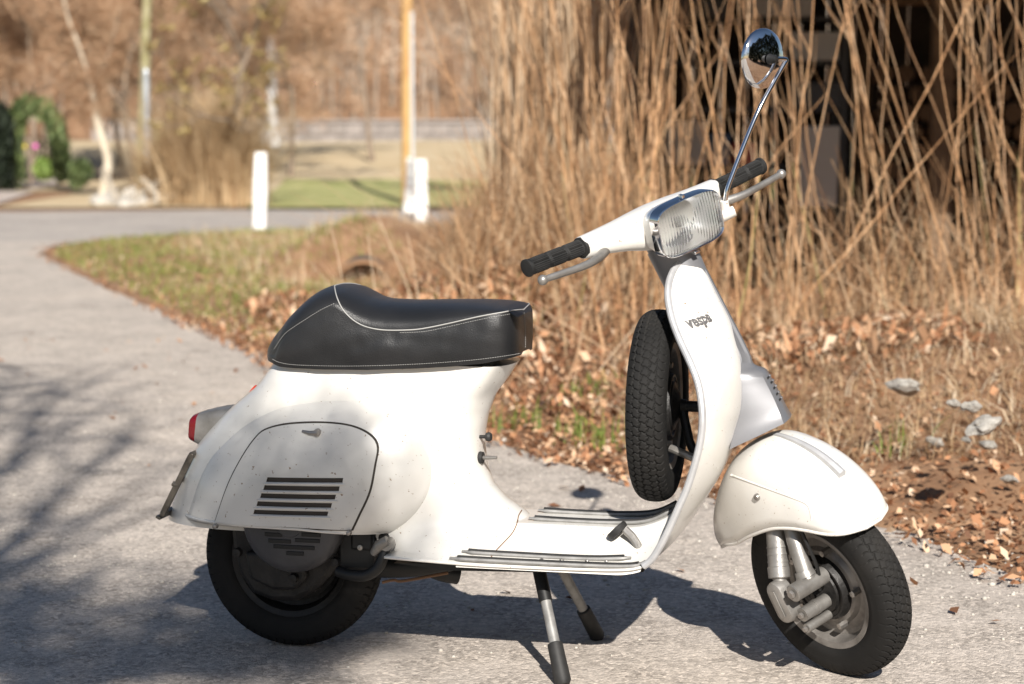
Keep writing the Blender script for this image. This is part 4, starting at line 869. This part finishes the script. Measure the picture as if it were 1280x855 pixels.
pts = [G(R, F, U(.004, .012)) for R, F in scatter(90, lambda: U(-3, 1.3), lambda: U(4.6, 12), lambda R, F: -1.6 < R-float(edge_R(F)) < -.05)]
tag(leaves('stray_leaves', pts, .016, M_litter, flat=.4), 'stray brown leaves blown onto the asphalt', kind='stuff')

# ---- open wood shed behind the shoots
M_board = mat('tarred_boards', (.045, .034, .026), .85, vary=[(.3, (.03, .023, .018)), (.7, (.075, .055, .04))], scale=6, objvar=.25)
M_post = mat('brown_timber', (.16, .10, .06), .8, vary=[(.3, (.11, .07, .042)), (.7, (.21, .14, .085))], scale=7, objvar=.1)
M_logend = mat('split_firewood', (.12, .075, .045), .85, vary=[(.3, (.07, .043, .025)), (.6, (.14, .09, .052)), (.8, (.2, .14, .085))], scale=8, objvar=.35)
M_greyplastic = mat('grey_plastic', (.50, .51, .51), .5, objvar=.1); M_galv = mat('galvanised_steel', (.48, .50, .52), .4, metal=.6, vary=[(.3, (.4, .42, .44)), (.7, (.55, .57, .59))], scale=6)
def gbox(R, F, z, sR, sF, sz, off=np.zeros(3)): return box(G(R, F, z)-off, (sR, sF, sz), CR, CFH, (0, 0, 1))
sx0, sx1, sy0, sy1 = .76, 6.0, 10.0, 15.2
b0 = G(3.4, 13, 0); shed = thing('wood_shed', 'dark open wood shed with unseen roof deepened for shade behind the bare shoots', 'shed', b0)
for k in range(26):
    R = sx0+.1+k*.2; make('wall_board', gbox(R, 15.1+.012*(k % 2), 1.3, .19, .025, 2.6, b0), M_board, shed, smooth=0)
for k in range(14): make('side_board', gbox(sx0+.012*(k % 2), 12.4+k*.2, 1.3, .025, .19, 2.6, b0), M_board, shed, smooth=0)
for R in (sx0+.07, 2.6, 4.4): 
    for F in (12.2, 14.9): make('post', gbox(R, F, 1.25, .12, .12, 2.5, b0), M_post, shed, smooth=0, bevel=.008)
rs_ = (CFH*5.4+np.array([0, 0, .75])); rs_ = rs_/np.linalg.norm(rs_)
make('roof', box(G((sx0+sx1)/2, 12.7, 2.52)-b0, (sx1-sx0+.5, 5.5, .05), CR, rs_, np.cross(CR, rs_)), M_board, shed, smooth=0)  # out of view, stretched low and forward to shade the shed inside
for k in range(5): make('rafter', box(G(1.0+k*1.15, 12.7, 2.43)-b0, (.08, 5.3, .11), CR, rs_, np.cross(CR, rs_)), M_post, shed, smooth=0)
logm = []
for k in range(4):
    n = 5+k; a = np.sort(rng.uniform(0, 2*np.pi, n)); a = np.linspace(0, 2*np.pi, n, endpoint=False)+rng.normal(0, .15, n); rr_ = rng.uniform(.75, 1.05, n)
    Q = np.array([[math.cos(t)*r, 0, math.sin(t)*r] for t, r in zip(a, rr_)]); o = make('firewood_log', slab(Q, (0, 1, 0)), M_logend, smooth=0, recalc=True); logm.append(o.data); bpy.data.objects.remove(o)
for i in range(15):
    for j in range(11):
        o = bpy.data.objects.new('firewood_log', logm[(i*7+j*3) % 4]); col.objects.link(o); s = random.uniform(.058, .072)
        o.location = G(2.36+i*.137+.068*(j % 2), 12.75+random.uniform(0, .06), .32+j*.122); o.scale = (s, .35, s); o.rotation_euler = (0, random.uniform(0, 6), YAW)
        tag(o, 'split firewood log stacked end-on inside the dark shed', 'firewood', 'split logs stacked in the shed')
M_rack = mat('dark_steel_rack', (.06, .062, .066), .5, metal=.4)
rk = thing('storage_rack', 'dark steel storage rack standing inside the dark shed', 'rack', G(1.55, 13.2, 0)); r0 = G(1.55, 13.2, 0)
for R in (.98, 2.14):
    for F in (13.0, 13.4): make('upright', gbox(R, F, 1.1, .04, .04, 2.0, r0), M_rack, rk, smooth=0)
for z in (.55, .95, 1.32, 1.62, 1.90): make('shelf', gbox(1.56, 13.2, z, 1.2, .42, .025, r0), M_rack, rk, smooth=0)
def crate(R, z, w, h, d, m, name, label, cat):
    c0 = G(R, 13.15, z); o = thing(name, label, cat, c0); t = .02
    make('front_panel', gbox(R, 13.15-d/2, z+h/2, w, t, h, c0), m, o, smooth=0, bevel=.006); make('back_panel', gbox(R, 13.15+d/2, z+h/2, w, t, h, c0), m, o, smooth=0)
    for s in (-1, 1): make('side_panel', gbox(R+s*(w/2-t/2), 13.15, z+h/2, t, d-t*1.1, h-.004, c0), m, o, smooth=0)
    make('rim', join(gbox(R, 13.15-d/2-.008, z+h-.015, w+.02, .012, .025, c0)), m, o, smooth=0, bevel=.004); make('base', gbox(R, 13.15, z+.012, w-.045, d-.03, .015, c0), m, o, smooth=0); return o
M_white_c = mat('off_white_plastic', (.62, .62, .60), .5); M_dkgrey = mat('dark_plastic', (.07, .075, .085), .5); M_blue = mat('dull_blue_plastic', (.07, .12, .22), .5); M_redp = mat('dull_red_plastic', (.35, .06, .05), .5)
crate(1.22, 1.915, .36, .24, .34, M_dkgrey, 'storage_box', 'dark storage box on the top shelf of the shed rack', 'box')
crate(1.72, 1.915, .42, .22, .34, M_greyplastic, 'storage_box', 'grey storage box on the top shelf of the shed rack', 'box')
crate(1.95, 1.635, .30, .18, .34, M_greyplastic, 'storage_box', 'grey box on the second shelf of the shed rack', 'box')
crate(1.12, .965, .26, .28, .34, M_white_c, 'plastic_crate', 'white crate on the shed rack between blue and red tubs', 'crate')
crate(1.34, .965, .13, .20, .34, M_blue, 'plastic_tub', 'small blue tub beside the white crate in the shed', 'tub')
crate(1.50, .965, .14, .14, .34, M_redp, 'plastic_tub', 'small red tub on the shed rack', 'tub')
crate(1.95, 1.335, .34, .16, .34, M_dkgrey, 'storage_box', 'low dark box on the middle shelf of the shed rack', 'box')
tag(make('leaning_board', box(G(1.93, 12.62, .96), (.24, .02, .52), CR, CFH*.97+np.array([0, 0, .2]), np.array([0, 0, .97])-CFH*.2), M_greyplastic, smooth=0, bevel=.004), 'pale grey board leaning upright against the shed rack', 'board')
tag(make('plank', gbox(2.62, 12.7, 1.99, .75, .14, .04), M_logend, smooth=0, bevel=.004), 'sunlit plank lying across the stacked firewood', 'plank')

# ---- white marker posts, poles
M_wpost = mat('white_limewashed_wood', (.78, .77, .74), .8, vary=[(.3, (.66, .65, .62)), (.6, (.8, .79, .76))], scale=9, bump=.3, bscale=30, speck=((.2, .19, .18), 26, .66))
def post(R, F, h, w, lean, label, flare=0.0):
    z = height(R, F)-.05; Q = []
    for t in np.linspace(0, 1, 9):
        k = 1+.06*math.sin(t*9+R)+flare*(1-t)**3; cs = [(-1, -.8), (-.5, -1), (.5, -1), (1, -.8), (1, .8), (.5, 1), (-.5, 1), (-1, .8)]; tp = 1 if t < .99 else .86
        Q.append([G(R+lean*t+c[0]*w/2*k*tp, F+c[1]*w/2*k*tp, z+(h+.05)*t) for c in cs])
    V, Fc = grid(np.array(Q), cv=True); Fc += [tuple(range(8)), tuple(range(64, 72))[::-1]]; return tag(make('marker_post', (V, Fc), M_wpost, smooth=40, recalc=True), label, 'post', 'white posts along the side road')
post(-3.09, 24.5, .965, .155, .03, 'single white wooden post standing alone at the lane edge')
post(-1.56, 30.6, .84, .135, .02, 'white wooden post with flared foot, farther of the pair', .7)
post(-1.22, 27.1, .85, .155, -.005, 'straight white wooden post, closer to the road of the pair')
M_pole = mat('honey_timber_pole', (.46, .27, .10), .7, vary=[(.3, (.38, .21, .075)), (.7, (.54, .34, .14))], scale=3)
M_conc = mat('pale_concrete', (.52, .52, .52), .8, vary=[(.3, (.46, .46, .46)), (.7, (.58, .58, .57))], scale=4)
pg = G(-1.73, 33.3, height(-1.73, 33.3)); up_ = thing('utility_pole', 'tall honey brown timber pole behind the pair of white posts', 'pole', pg)
make('pole_shaft', tube(np.array([[0, 0, -.2], [0, 0, 4], [.0, 0, 8.5]]), [.1, .092, .08], 18), M_pole, up_); make('cable_guard', tube(np.array([[.06, -.10, -.1], [.06, -.1, 3.2]])*1.0+CR[None]*.05, .03, 10), M_conc, up_)
make('cross_arm', box((0, 0, 8.1), (1.4, .09, .1), CR, CFH), M_pole, up_, smooth=0)
for s in (-.55, 0, .55): make('insulator', lathe([(.002, .16), (.035, .15), (.045, .1), (.03, .06), (.04, .0)], np.array([0, 0, 8.15])+CR*s, (0, 0, 1), 12), M_conc, up_)
for (R, F, h, r, lab) in ((-7.15, 60, 4.4, .13, 'pale grey concrete pole on a white footing beyond the field'), (-6.46, 35.6, 2.3, .07, 'short blue grey metal pole beside a mossy trunk')):
    p0 = G(R, F, height(R, F)); t = thing('metal_pole' if F < 40 else 'concrete_pole', lab, 'pole', p0); make('pole_shaft', tube(np.array([[0, 0, -.2], [0, 0, h*.5], [0, 0, h]]), [r*1.1, r, r*.85], 14), M_conc if F > 40 else M_galv, t)
    make('footing', lathe([(.002, .42 if F > 40 else .05), (r*1.9, .40 if F > 40 else .045), (r*2.2, -.1)], (0, 0, 0), (0, 0, 1), 14), M_conc, t); make('cap', lathe([(.002, .06), (r*.8, .03), (r*.95, -.02)], (0, 0, h), (0, 0, 1), 12), M_galv, t)
# railway wall of squared stones beyond the field
M_wall = mat('grey_stone_wall', (.24, .21, .19), .9, objvar=.18, vary=[(.3, (.19, .165, .15)), (.7, (.29, .26, .24))], scale=2)
w0 = G(-4, 71.5, .9); wt = thing('stone_wall', 'long low grey stone wall running behind the dry field', 'wall', w0)
make('wall_core', gbox(-3, 72.0, 1.15, 24, .5, .95, w0), M_wall, wt, smooth=0)
bl = make('wall_stone', box((0, 0, 0), (1, 1, 1)), M_wall, smooth=0, bevel=.03); bmesh_ = bl.data; bpy.data.objects.remove(bl)
for j in range(2):
    for k in range(38):
        o = bpy.data.objects.new('wall_stone', bmesh_); col.objects.link(o); o.parent = wt; R = -14.6+k*.62+.3*j
        o.location = G(R, 71.72+random.uniform(-.02, .02), .93+j*.44)-w0; o.scale = (.59, .3, .41); o.rotation_euler = (0, 0, YAW)
make('coping', gbox(-3, 71.85, 1.68, 24.2, .7, .1, w0), M_wall, wt, smooth=0)

# ---- trees
def branch_tree(levels, seed, trunk, spread=.55, ratio=.72, kids=3, gnarl=.10, upw=.15):
    rs = np.random.default_rng(seed); segs = []; tips = []
    def grow(p, d, L, r, lv):
        n = 5; P = [p]; q = p; dd = d
        for _ in range(n):
            dd = dd+rs.normal(0, gnarl, 3)+np.array([0, 0, upw*.1]); dd /= np.linalg.norm(dd); q = q+dd*L/n; P.append(q)
        P = np.array(P); segs.append((P, np.linspace(r, r*.62, n+1), lv))
        if lv >= levels: tips.extend([P[-1], P[3]]); return
        for k in range(kids+(rs.random() < .4)):
            t = rs.uniform(.35, 1.0) if k else 1.0; i = min(int(t*n), n-1); base = P[i]+(P[i+1]-P[i])*(t*n-i)
            nd = dd+rs.normal(0, spread, 3)+np.array([0, 0, upw]); nd /= np.linalg.norm(nd); grow(base, nd, L*ratio*rs.uniform(.75, 1.15), r*.6*(1.0 if k == 0 else .8), lv+1)
    grow(np.zeros(3), np.array(trunk[0], float), trunk[1], trunk[2], 0)
    return segs, np.array(tips)
def tubes_fast(segs, sides):
    VV, FF, c = [], [], 0
    for P, r, lv in segs:
        s = sides if lv < 2 else max(3, sides-2); v, f = tube(P, r, s, cap=False); VV.append(v); FF.append(np.array(f)+c); c += len(v)
    return np.vstack(VV), np.vstack(FF)
M_bark = mat('grey_brown_bark', (.2, .15, .11), .9, vary=[(.3, (.14, .10, .07)), (.7, (.28, .22, .165))], scale=6, bump=.4, bscale=30)
M_twig = island_mat('reddish_twigs', [(0, (.21, .115, .06)), (.5, (.38, .225, .13)), (1, (.52, .37, .24))], .8)
M_palebark = mat('pale_peeling_bark', (.55, .47, .36), .8, vary=[(.3, (.40, .33, .24)), (.6, (.6, .53, .42))], scale=5)
M_moss = mat('mossy_bark', (.26, .23, .11), .9, vary=[(.3, (.19, .17, .07)), (.7, (.36, .32, .2))], scale=5)
M_olive = island_mat('withered_leaves', [(0, (.16, .11, .035)), (.5, (.30, .22, .08)), (1, (.42, .33, .16))], .8, transl=.2)
def twigcloud(tips, n, L, w, m_, name, parent, up=.25):
    i = rng.integers(0, len(tips), n); P = tips[i]+rng.normal(0, .12, (n, 3))*L*2; d = rng.normal(0, 1, (n, 3)); d[:, 2] += up; d /= np.linalg.norm(d, axis=1)[:, None]; s = np.cross(d, rng.normal(0, 1, (n, 3))); s /= np.linalg.norm(s, axis=1)[:, None]+1e-9
    LL = (L*rng.uniform(.5, 1.4, n))[:, None]; V = np.stack([P-s*w, P+s*w, P+d*LL+rng.normal(0, .03, (n, 3))], 1).reshape(-1, 3); return fastmesh(name, V, np.arange(n)[:, None]*3+np.arange(3)[None], m_, parent)
def tree(R, F, label, seed, trunk, levels=4, name='bare_tree', bark=M_bark, twig=M_twig, n=2600, L=.35, w=.006, group=None, **k):
    p = G(R, F, height(R, F)-.05) if F > 0 else G(R, F, -.05); t = thing(name, label, 'tree', p, group); segs, tips = branch_tree(levels, seed, trunk, **k)
    main = [s for s in segs if s[2] == 0]; rest = [s for s in segs if s[2] > 0]
    v, f = tubes_fast(main, 10); fastmesh('trunk', v, f, bark, t, True); v, f = tubes_fast(rest, 6); c = fastmesh('crown', v, f, bark, t, True)
    if n: tw = twigcloud(tips, n, L, w, twig, 'twigs', c); tw['kind'] = 'stuff'
    return t
# pale leaning tree and its neighbours by the garden
pb_ = G(-7.75, 38, 0); pt_ = thing('leaning_tree', 'pale crooked leaning tree trunk beside the garden drive', 'tree', pb_)
tp = np.array([G((x-640)/2500*38, 38, 1.15+(170-y)/2500*38) for x, y in ((129, 246), (134, 222), (137, 200), (130, 172), (122, 140), (117, 105), (104, 60), (90, 20), (80, -40))])-pb_
make('trunk', tube(spl(tp, 40), np.interp(np.linspace(0, 1, 40), [0, .5, .7, 1], [.10, .065, .03, .014]), 12), M_palebark, pt_)
lb = [tube(spl(np.array([tp[5], tp[5]+CR*.35+np.array([0, 0, .5]), tp[5]+CR*.6+np.array([0, 0, 1.5])]), 10), np.linspace(.04, .012, 10), 6), tube(spl(np.array([tp[4], tp[4]-CR*.5+np.array([0, 0, .3]), tp[4]-CR*1.0+np.array([0, 0, .9])]), 10), np.linspace(.03, .01, 10), 6)]
cr_ = make('crown', join(*lb), M_palebark, pt_); tw = twigcloud(np.vstack([spl(tp[4:], 20), lb[0][0], lb[1][0]]), 1800, .5, .008, M_twig, 'twigs', cr_); tw['kind'] = 'stuff'
tree(-6.72, 36.4, 'straight mossy trunk rising behind the metal pole', 21, ((0, 0, 1), 5.2, .115), 3, 'mossy_tree', M_moss, M_twig, 2500, .5, .008, gnarl=.025)
tree(-4.72, 33.6, 'small tree with withered olive leaves above the straw bush', 5, ((.15, 0, 1), 2.5, .075), 4, 'olive_leaved_tree', M_bark, M_olive, 1700, .12, .026, spread=.75)
for i, (R, F, h, s) in enumerate(((-10.6, 44, 2.2, 1), (-9.2, 46, 2.4, 2), (-8.0, 43, 2.0, 3), (-6.2, 45, 2.3, 4), (-11.8, 47, 2.5, 6), (-5.2, 47, 2.2, 7), (-7.2, 49, 2.6, 8), (-3.6, 52, 2.4, 9), (-12.8, 45, 2.5, 12), (-9.9, 51, 2.8, 10), (-15.5, 44, 2.5, 13), (-17.5, 48, 2.6, 14), (-20, 45, 2.4, 15), (-23, 49, 2.6, 16))):
    tree(R, F, 'bushy bare tree full of reddish brown twigs beyond the lane', s, ((random.uniform(-.2, .2), 0, 1), h, .075), 4, 'bare_bush_tree', M_bark, M_twig, 3600, .55, .010, 'bare reddish trees beyond the lane', spread=.62, upw=.3)
for i, (R, F, h, s) in enumerate(((.9, 27, 1.9, 31), (1.9, 30, 2.2, 32), (-.2, 38, 2.0, 33), (1.2, 24, 1.6, 34), (2.8, 26, 2.0, 35))):
    tree(R, F, 'slender bare shrub with tan twigs behind the far shoots', s, ((random.uniform(-.2, .2), 0, 1), h, .05), 4, 'bare_shrub_tree', M_bark, M_twig, 2600, .5, .007, 'bare shrubs behind the shoots', spread=.5, upw=.4)
M_bush = island_mat('orange_straw', [(0, (.34, .22, .12)), (.5, (.52, .37, .21)), (1, (.66, .52, .34))], .75, transl=.3)
# straw coloured bush
def straw_bush(R, F, rad, h, n, label):
    p = G(R, F, height(R, F)); t = thing('straw_bush', label, 'bush', p); pts = np.stack([rng.normal(0, rad*.28, n), rng.normal(0, rad*.28, n), U(0, .1, n)], 1); d = pts/(rad*.28)*.45; d[:, 2] = 0
    o = blades('stalks', pts, h, .011, M_bush, lean=.55, dirs=d, segs=5, hvar=.3); o.parent = t; make('rootstock', lathe([(.002, .22), (rad*.3, .16), (rad*.42, -.05)], (0, 0, 0), (0, 0, 1), 14), M_soil, t); return t
straw_bush(-5.0, 33.2, 1.0, 1.6, 3600, 'wide straw coloured bush of drooping stalks under the olive leaved tree')
straw_bush(-4.45, 32.6, .55, .95, 1200, 'lower straw coloured clump leaning beside the wide straw bush')
straw_bush(-6.05, 34.5, .6, .9, 900, 'ragged straw clump behind the stone pile')
# stone and log pile
M_logpale = mat('weathered_log', (.36, .31, .25), .9, vary=[(.3, (.26, .22, .17)), (.7, (.44, .39, .32))], scale=6)
for k in range(16): rock(random.uniform(125, 222), random.uniform(246, 262), random.uniform(14, 34), 'pale rubble stone heaped at the foot of the pale leaning tree', 'rubble heap by the lane', zs=.7)
for k, (R, F, dx, dz, L) in enumerate(((-6.4, 33.2, .8, .5, 1.1), (-6.0, 33.0, .9, .25, 1.2), (-6.6, 33.6, -.3, .7, .9), (-5.75, 33.1, -.5, .6, .8))):
    a = G(R, F, height(R, F)+.05); d = CR*dx+np.array([0, 0, dz]); d = d/np.linalg.norm(d); o = make('cut_log', tube(np.array([a-d*L*.3, a+d*.35*L, a+d*L*.7]), [.06, .055, .05], 10), M_logpale); tag(o, 'pale cut log lying on the rubble heap by the lane', 'log', 'cut logs on the rubble heap')
# ivy arch and garden
M_ivy = island_mat('ivy', [(0, (.04, .055, .025)), (.4, (.09, .125, .045)), (.8, (.17, .22, .08)), (1, (.26, .30, .13))], .55, transl=.15)
def ivy(name, cs, rad, n, label, cat='ivy', size=.055, m_=M_ivy):
    p0 = np.array(cs[0], float); t = thing(name, label, cat, p0); i = rng.integers(0, len(cs), n); off = rng.normal(0, 1, (n, 3)); off /= np.linalg.norm(off, axis=1)[:, None]; off *= rad*np.cbrt(U(.2, 1, n))[:, None]
    o = leaves('foliage', np.array(cs)[i]+off-p0, size, m_, flat=1.0); o.parent = t; st = resample(np.array(cs), max(len(cs), 4))-p0; make('stem', tube(st, .03, 6), M_bark, t); return t
FA = 41.0; pa = lambda x, y, F=FA: G((x-640)/2500*F, F, 1.15+(170-y)/2500*F)
ivy('ivy_arch', spl(np.array([pa(22, 222), pa(20, 175), pa(28, 142), pa(45, 132), pa(64, 142), pa(76, 168), pa(80, 215)]), 40), .2, 5200, 'rounded green ivy arch over the garden entrance', 'arch')
ivy('shaded_hedge', spl(np.array([pa(6, 225, 40.5), pa(5, 190, 40.5), pa(4, 150, 40.5), pa(-8, 150, 40.5), pa(-10, 200, 40.5)]), 20), .26, 3500, 'hedge column with shadow in its leaf colour left of the ivy arch', 'hedge', m_=island_mat('hedge_shadow_leaf', [(0, (.006, .01, .006)), (1, (.02, .03, .014))], .7))  # near-black leaves carry the hedge's shadow in their colour
ivy('clipped_bush', [pa(56, 211, 42), pa(57, 209, 42), pa(58, 212, 42)], .22, 900, 'round bright green clipped bush inside the garden entrance', 'bush', .035, island_mat('boxwood', [(0, (.12, .2, .04)), (1, (.28, .36, .09))], .6))
ivy('climbing_ivy', spl(np.array([pa(204, 215, 36), pa(207, 190, 36), pa(206, 165, 36), pa(214, 200, 36)]), 14), .16, 1500, 'ivy covered stump beside the metal pole', 'ivy', .04)
ivy('low_bush', [pa(100, 222, 39), pa(104, 216, 39), pa(100, 212, 39)], .22, 800, 'small green bush beside the pale leaning trunk', 'bush', .04)
for x, y, c, nm in ((33, 183, (.75, .6, .08), 'yellow'), (47, 183, (.7, .1, .45), 'magenta')):
    p0 = pa(x, 222, 43); t = thing('garden_ornament', nm+' ball ornament on a stick inside the garden entrance', 'ornament', p0); top = pa(x, y, 43)-p0
    make('ball', lathe([(.002+.055*math.sin(a), -.055*math.cos(a)) for a in np.linspace(0, math.pi, 14)], top, (0, 0, 1), 20), mat(nm+'_gloss', c, .4), t); make('stick', tube(np.array([[0, 0, -.1], top]), .012, 6), M_post, t)
gp = pa(40, 222, 46); gt = thing('garden_gate', 'grey picket gate at the end of the garden drive', 'gate', gp)
for k in range(9): make('picket', box(CR*(-.6+k*.15)+np.array([0, 0, .45]), (.09, .03, .95), CR, CFH), M_board, gt, smooth=0)
for z in (.2, .75): make('rail', box(np.array([0, 0, z])+CFH*.03, (1.4, .03, .08), CR, CFH), M_board, gt, smooth=0)
sheet_pts = [(-8.4, 30.7), (-7.6, 31.0), (-7.0, 31.2)]
# far wood on the hill: one mass
def far_wood(name, n, F0_, F1_, hh, rad, m_, lab, twn, tl, tw_, tm):
    segs = []; tips = []
    for k in range(n):
        F = U(F0_, F1_); R = U(-.56, .36)*F; z = height(R, F); h = U(*hh); le = rng.normal(0, .07, 2); P = np.array([G(R+le[0]*h*t, F+le[1]*h*t, z+h*t) for t in np.linspace(0, 1, 4)]); segs.append((P, np.linspace(rad*U(.6, 1.4), rad*.3, 4), 2))
        for _ in range(5): q = P[1]+(P[-1]-P[1])*U(0, 1); tips.append(q+np.array([rng.normal(0, .6), rng.normal(0, .6), rng.normal(0, .4)]))
    v, f = tubes_fast(segs, 5); o = tag(fastmesh(name, v, f, m_, None, True), lab, kind='stuff'); t = twigcloud(np.array(tips), twn, tl, tw_, tm, name+'_twigs', o, .5); t['kind'] = 'stuff'; return o
M_far = island_mat('haze_lightened_twigs', [(0, (.27, .19, .13)), (.5, (.43, .32, .23)), (1, (.56, .45, .34))], .9)  # colours lightened to put distance haze into the twigs
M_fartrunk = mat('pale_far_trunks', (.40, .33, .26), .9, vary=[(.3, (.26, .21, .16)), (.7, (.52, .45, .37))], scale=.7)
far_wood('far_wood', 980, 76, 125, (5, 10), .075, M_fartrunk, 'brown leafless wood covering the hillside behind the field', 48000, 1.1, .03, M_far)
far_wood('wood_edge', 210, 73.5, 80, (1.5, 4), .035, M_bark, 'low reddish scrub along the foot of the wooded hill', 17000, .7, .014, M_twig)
# a few dark spruces in the far wood
for (x, F) in ((405, 112), (432, 118), (455, 110)):
    R = (x-640)/2500*F; p = G(R, F, height(R, F)); t = thing('spruce_tree', 'dark green spruce standing among the far bare wood', 'tree', p, 'dark spruces on the far hillside'); make('trunk', tube(np.array([[0, 0, -.2], [0, 0, 7]]), [.16, .03], 8), M_bark, t)
    n = 1500; zz = U(.8, 7.2, n); rr_ = (7.4-zz)*.24*np.sqrt(U(.1, 1, n)); a = U(0, 6.28, n); o = leaves('crown', np.stack([rr_*np.cos(a), rr_*np.sin(a), zz], 1), .16, M_ivy, flat=.7); o.parent = t
# big bare tree behind the photographer: its shade lies over the left of the road
def shade_tree():
    p = G(-.55, -4.3, -.05); t = thing('roadside_tree', 'large bare roadside tree whose branches shade the road', 'tree', p)
    segs = [(resample(np.array([[0, 0, 0], CR*.1+np.array([0, 0, 2.4]), CR*.35+CFH*.5+np.array([0, 0, 4.4])]), 8), np.linspace(.16, .1, 8), 0)]; tips = []
    rs = np.random.default_rng(77)
    for k, (R, F, z, rad) in enumerate(((.10, -2.8, 5.0, .55), (-.05, -2.2, 4.7, .5), (-.30, -2.2, 5.4, .6), (-.1, -1.4, 6.0, .7), (-.5, -1.0, 6.6, .8), (-.2, -3.2, 5.7, .5), (-.9, -.4, 6.9, .8), (.05, -2.0, 4.3, .35), (-.3, -1.0, 4.0, .3), (.36, -2.6, 5.0, .3), (.66, -3.05, 5.1, .27), (-2.3, 1, 8, 1.0), (-3.2, 3, 8.6, 1.2))):
        c = G(R, F, z)-p; a = segs[0][0][5 if k % 2 else 7]; mid = (a+c)/2+np.array([0, 0, .25]); P = spl(np.array([a, mid, c]), 8); segs.append((P, np.linspace(.036, .014, 8), 1))
        for _ in range(80 if k == 10 else 26 if k < 8 else 13):
            d = rs.normal(0, 1, 3); d[2] *= .6; d /= np.linalg.norm(d); q0 = P[rs.integers(4, 8)]; q1 = c+d*rad*rs.uniform(.5, 1); q = np.array([q0, (q0+q1)/2+rs.normal(0, .06, 3), q1]); segs.append((q, np.array([.011, .008, .004]), 2)); tips += [q1, q[1]] if k in (0, 7, 8, 9, 10) else []
    v, f = tubes_fast(segs[:1], 12); fastmesh('trunk', v, f, M_bark, t, True); v, f = tubes_fast(segs[1:], 6); c_ = fastmesh('crown', v, f, M_bark, t, True)
    tw = twigcloud(np.array(tips), 1900, .26, .006, M_twig, 'twigs', c_); tw['kind'] = 'stuff'
shade_tree()

# wood across the road behind the photographer (seen in the mirror and the chrome)
def wood_behind():
    segs, tips = [], []
    for k in range(170):
        F = U(-30, -17); R = U(-26, 34); h = U(4.5, 7.5); le = rng.normal(0, .06, 2); P = np.array([G(R+le[0]*h*t, F+le[1]*h*t, h*t) for t in np.linspace(0, 1, 4)]); segs.append((P, np.linspace(.1*U(.6, 1.4), .03, 4), 2))
        for _ in range(6): tips.append(P[1]+(P[-1]-P[1])*U(0, 1)+rng.normal(0, .5, 3))
    v, f = tubes_fast(segs, 5); o = tag(fastmesh('wood_across_road', v, f, M_bark, None, True), 'bare wood on the other side of the road', kind='stuff'); t = twigcloud(np.array(tips), 9000, 1.0, .03, M_far, 'wood_twigs', o, .4); t['kind'] = 'stuff'
wood_behind()

def mirror_hedge():  # out-of-view hedge added to give the mirror a dark reflection
    n = 13000; R = U(8.5, 10.5, n); F = U(-7, 8.5, n); z = U(.05, 5.6, n)+.5*np.sin(F*1.7); pts = np.array([G(a, b, c) for a, b, c in zip(R, F, z)])
    tag(leaves('mirror_shade_hedge', pts, .16, island_mat('hedge_green', [(0, (.008, .012, .006)), (1, (.035, .045, .018))], .7), flat=1.0), 'unseen dark hedge added to darken the mirror', kind='stuff')
mirror_hedge()
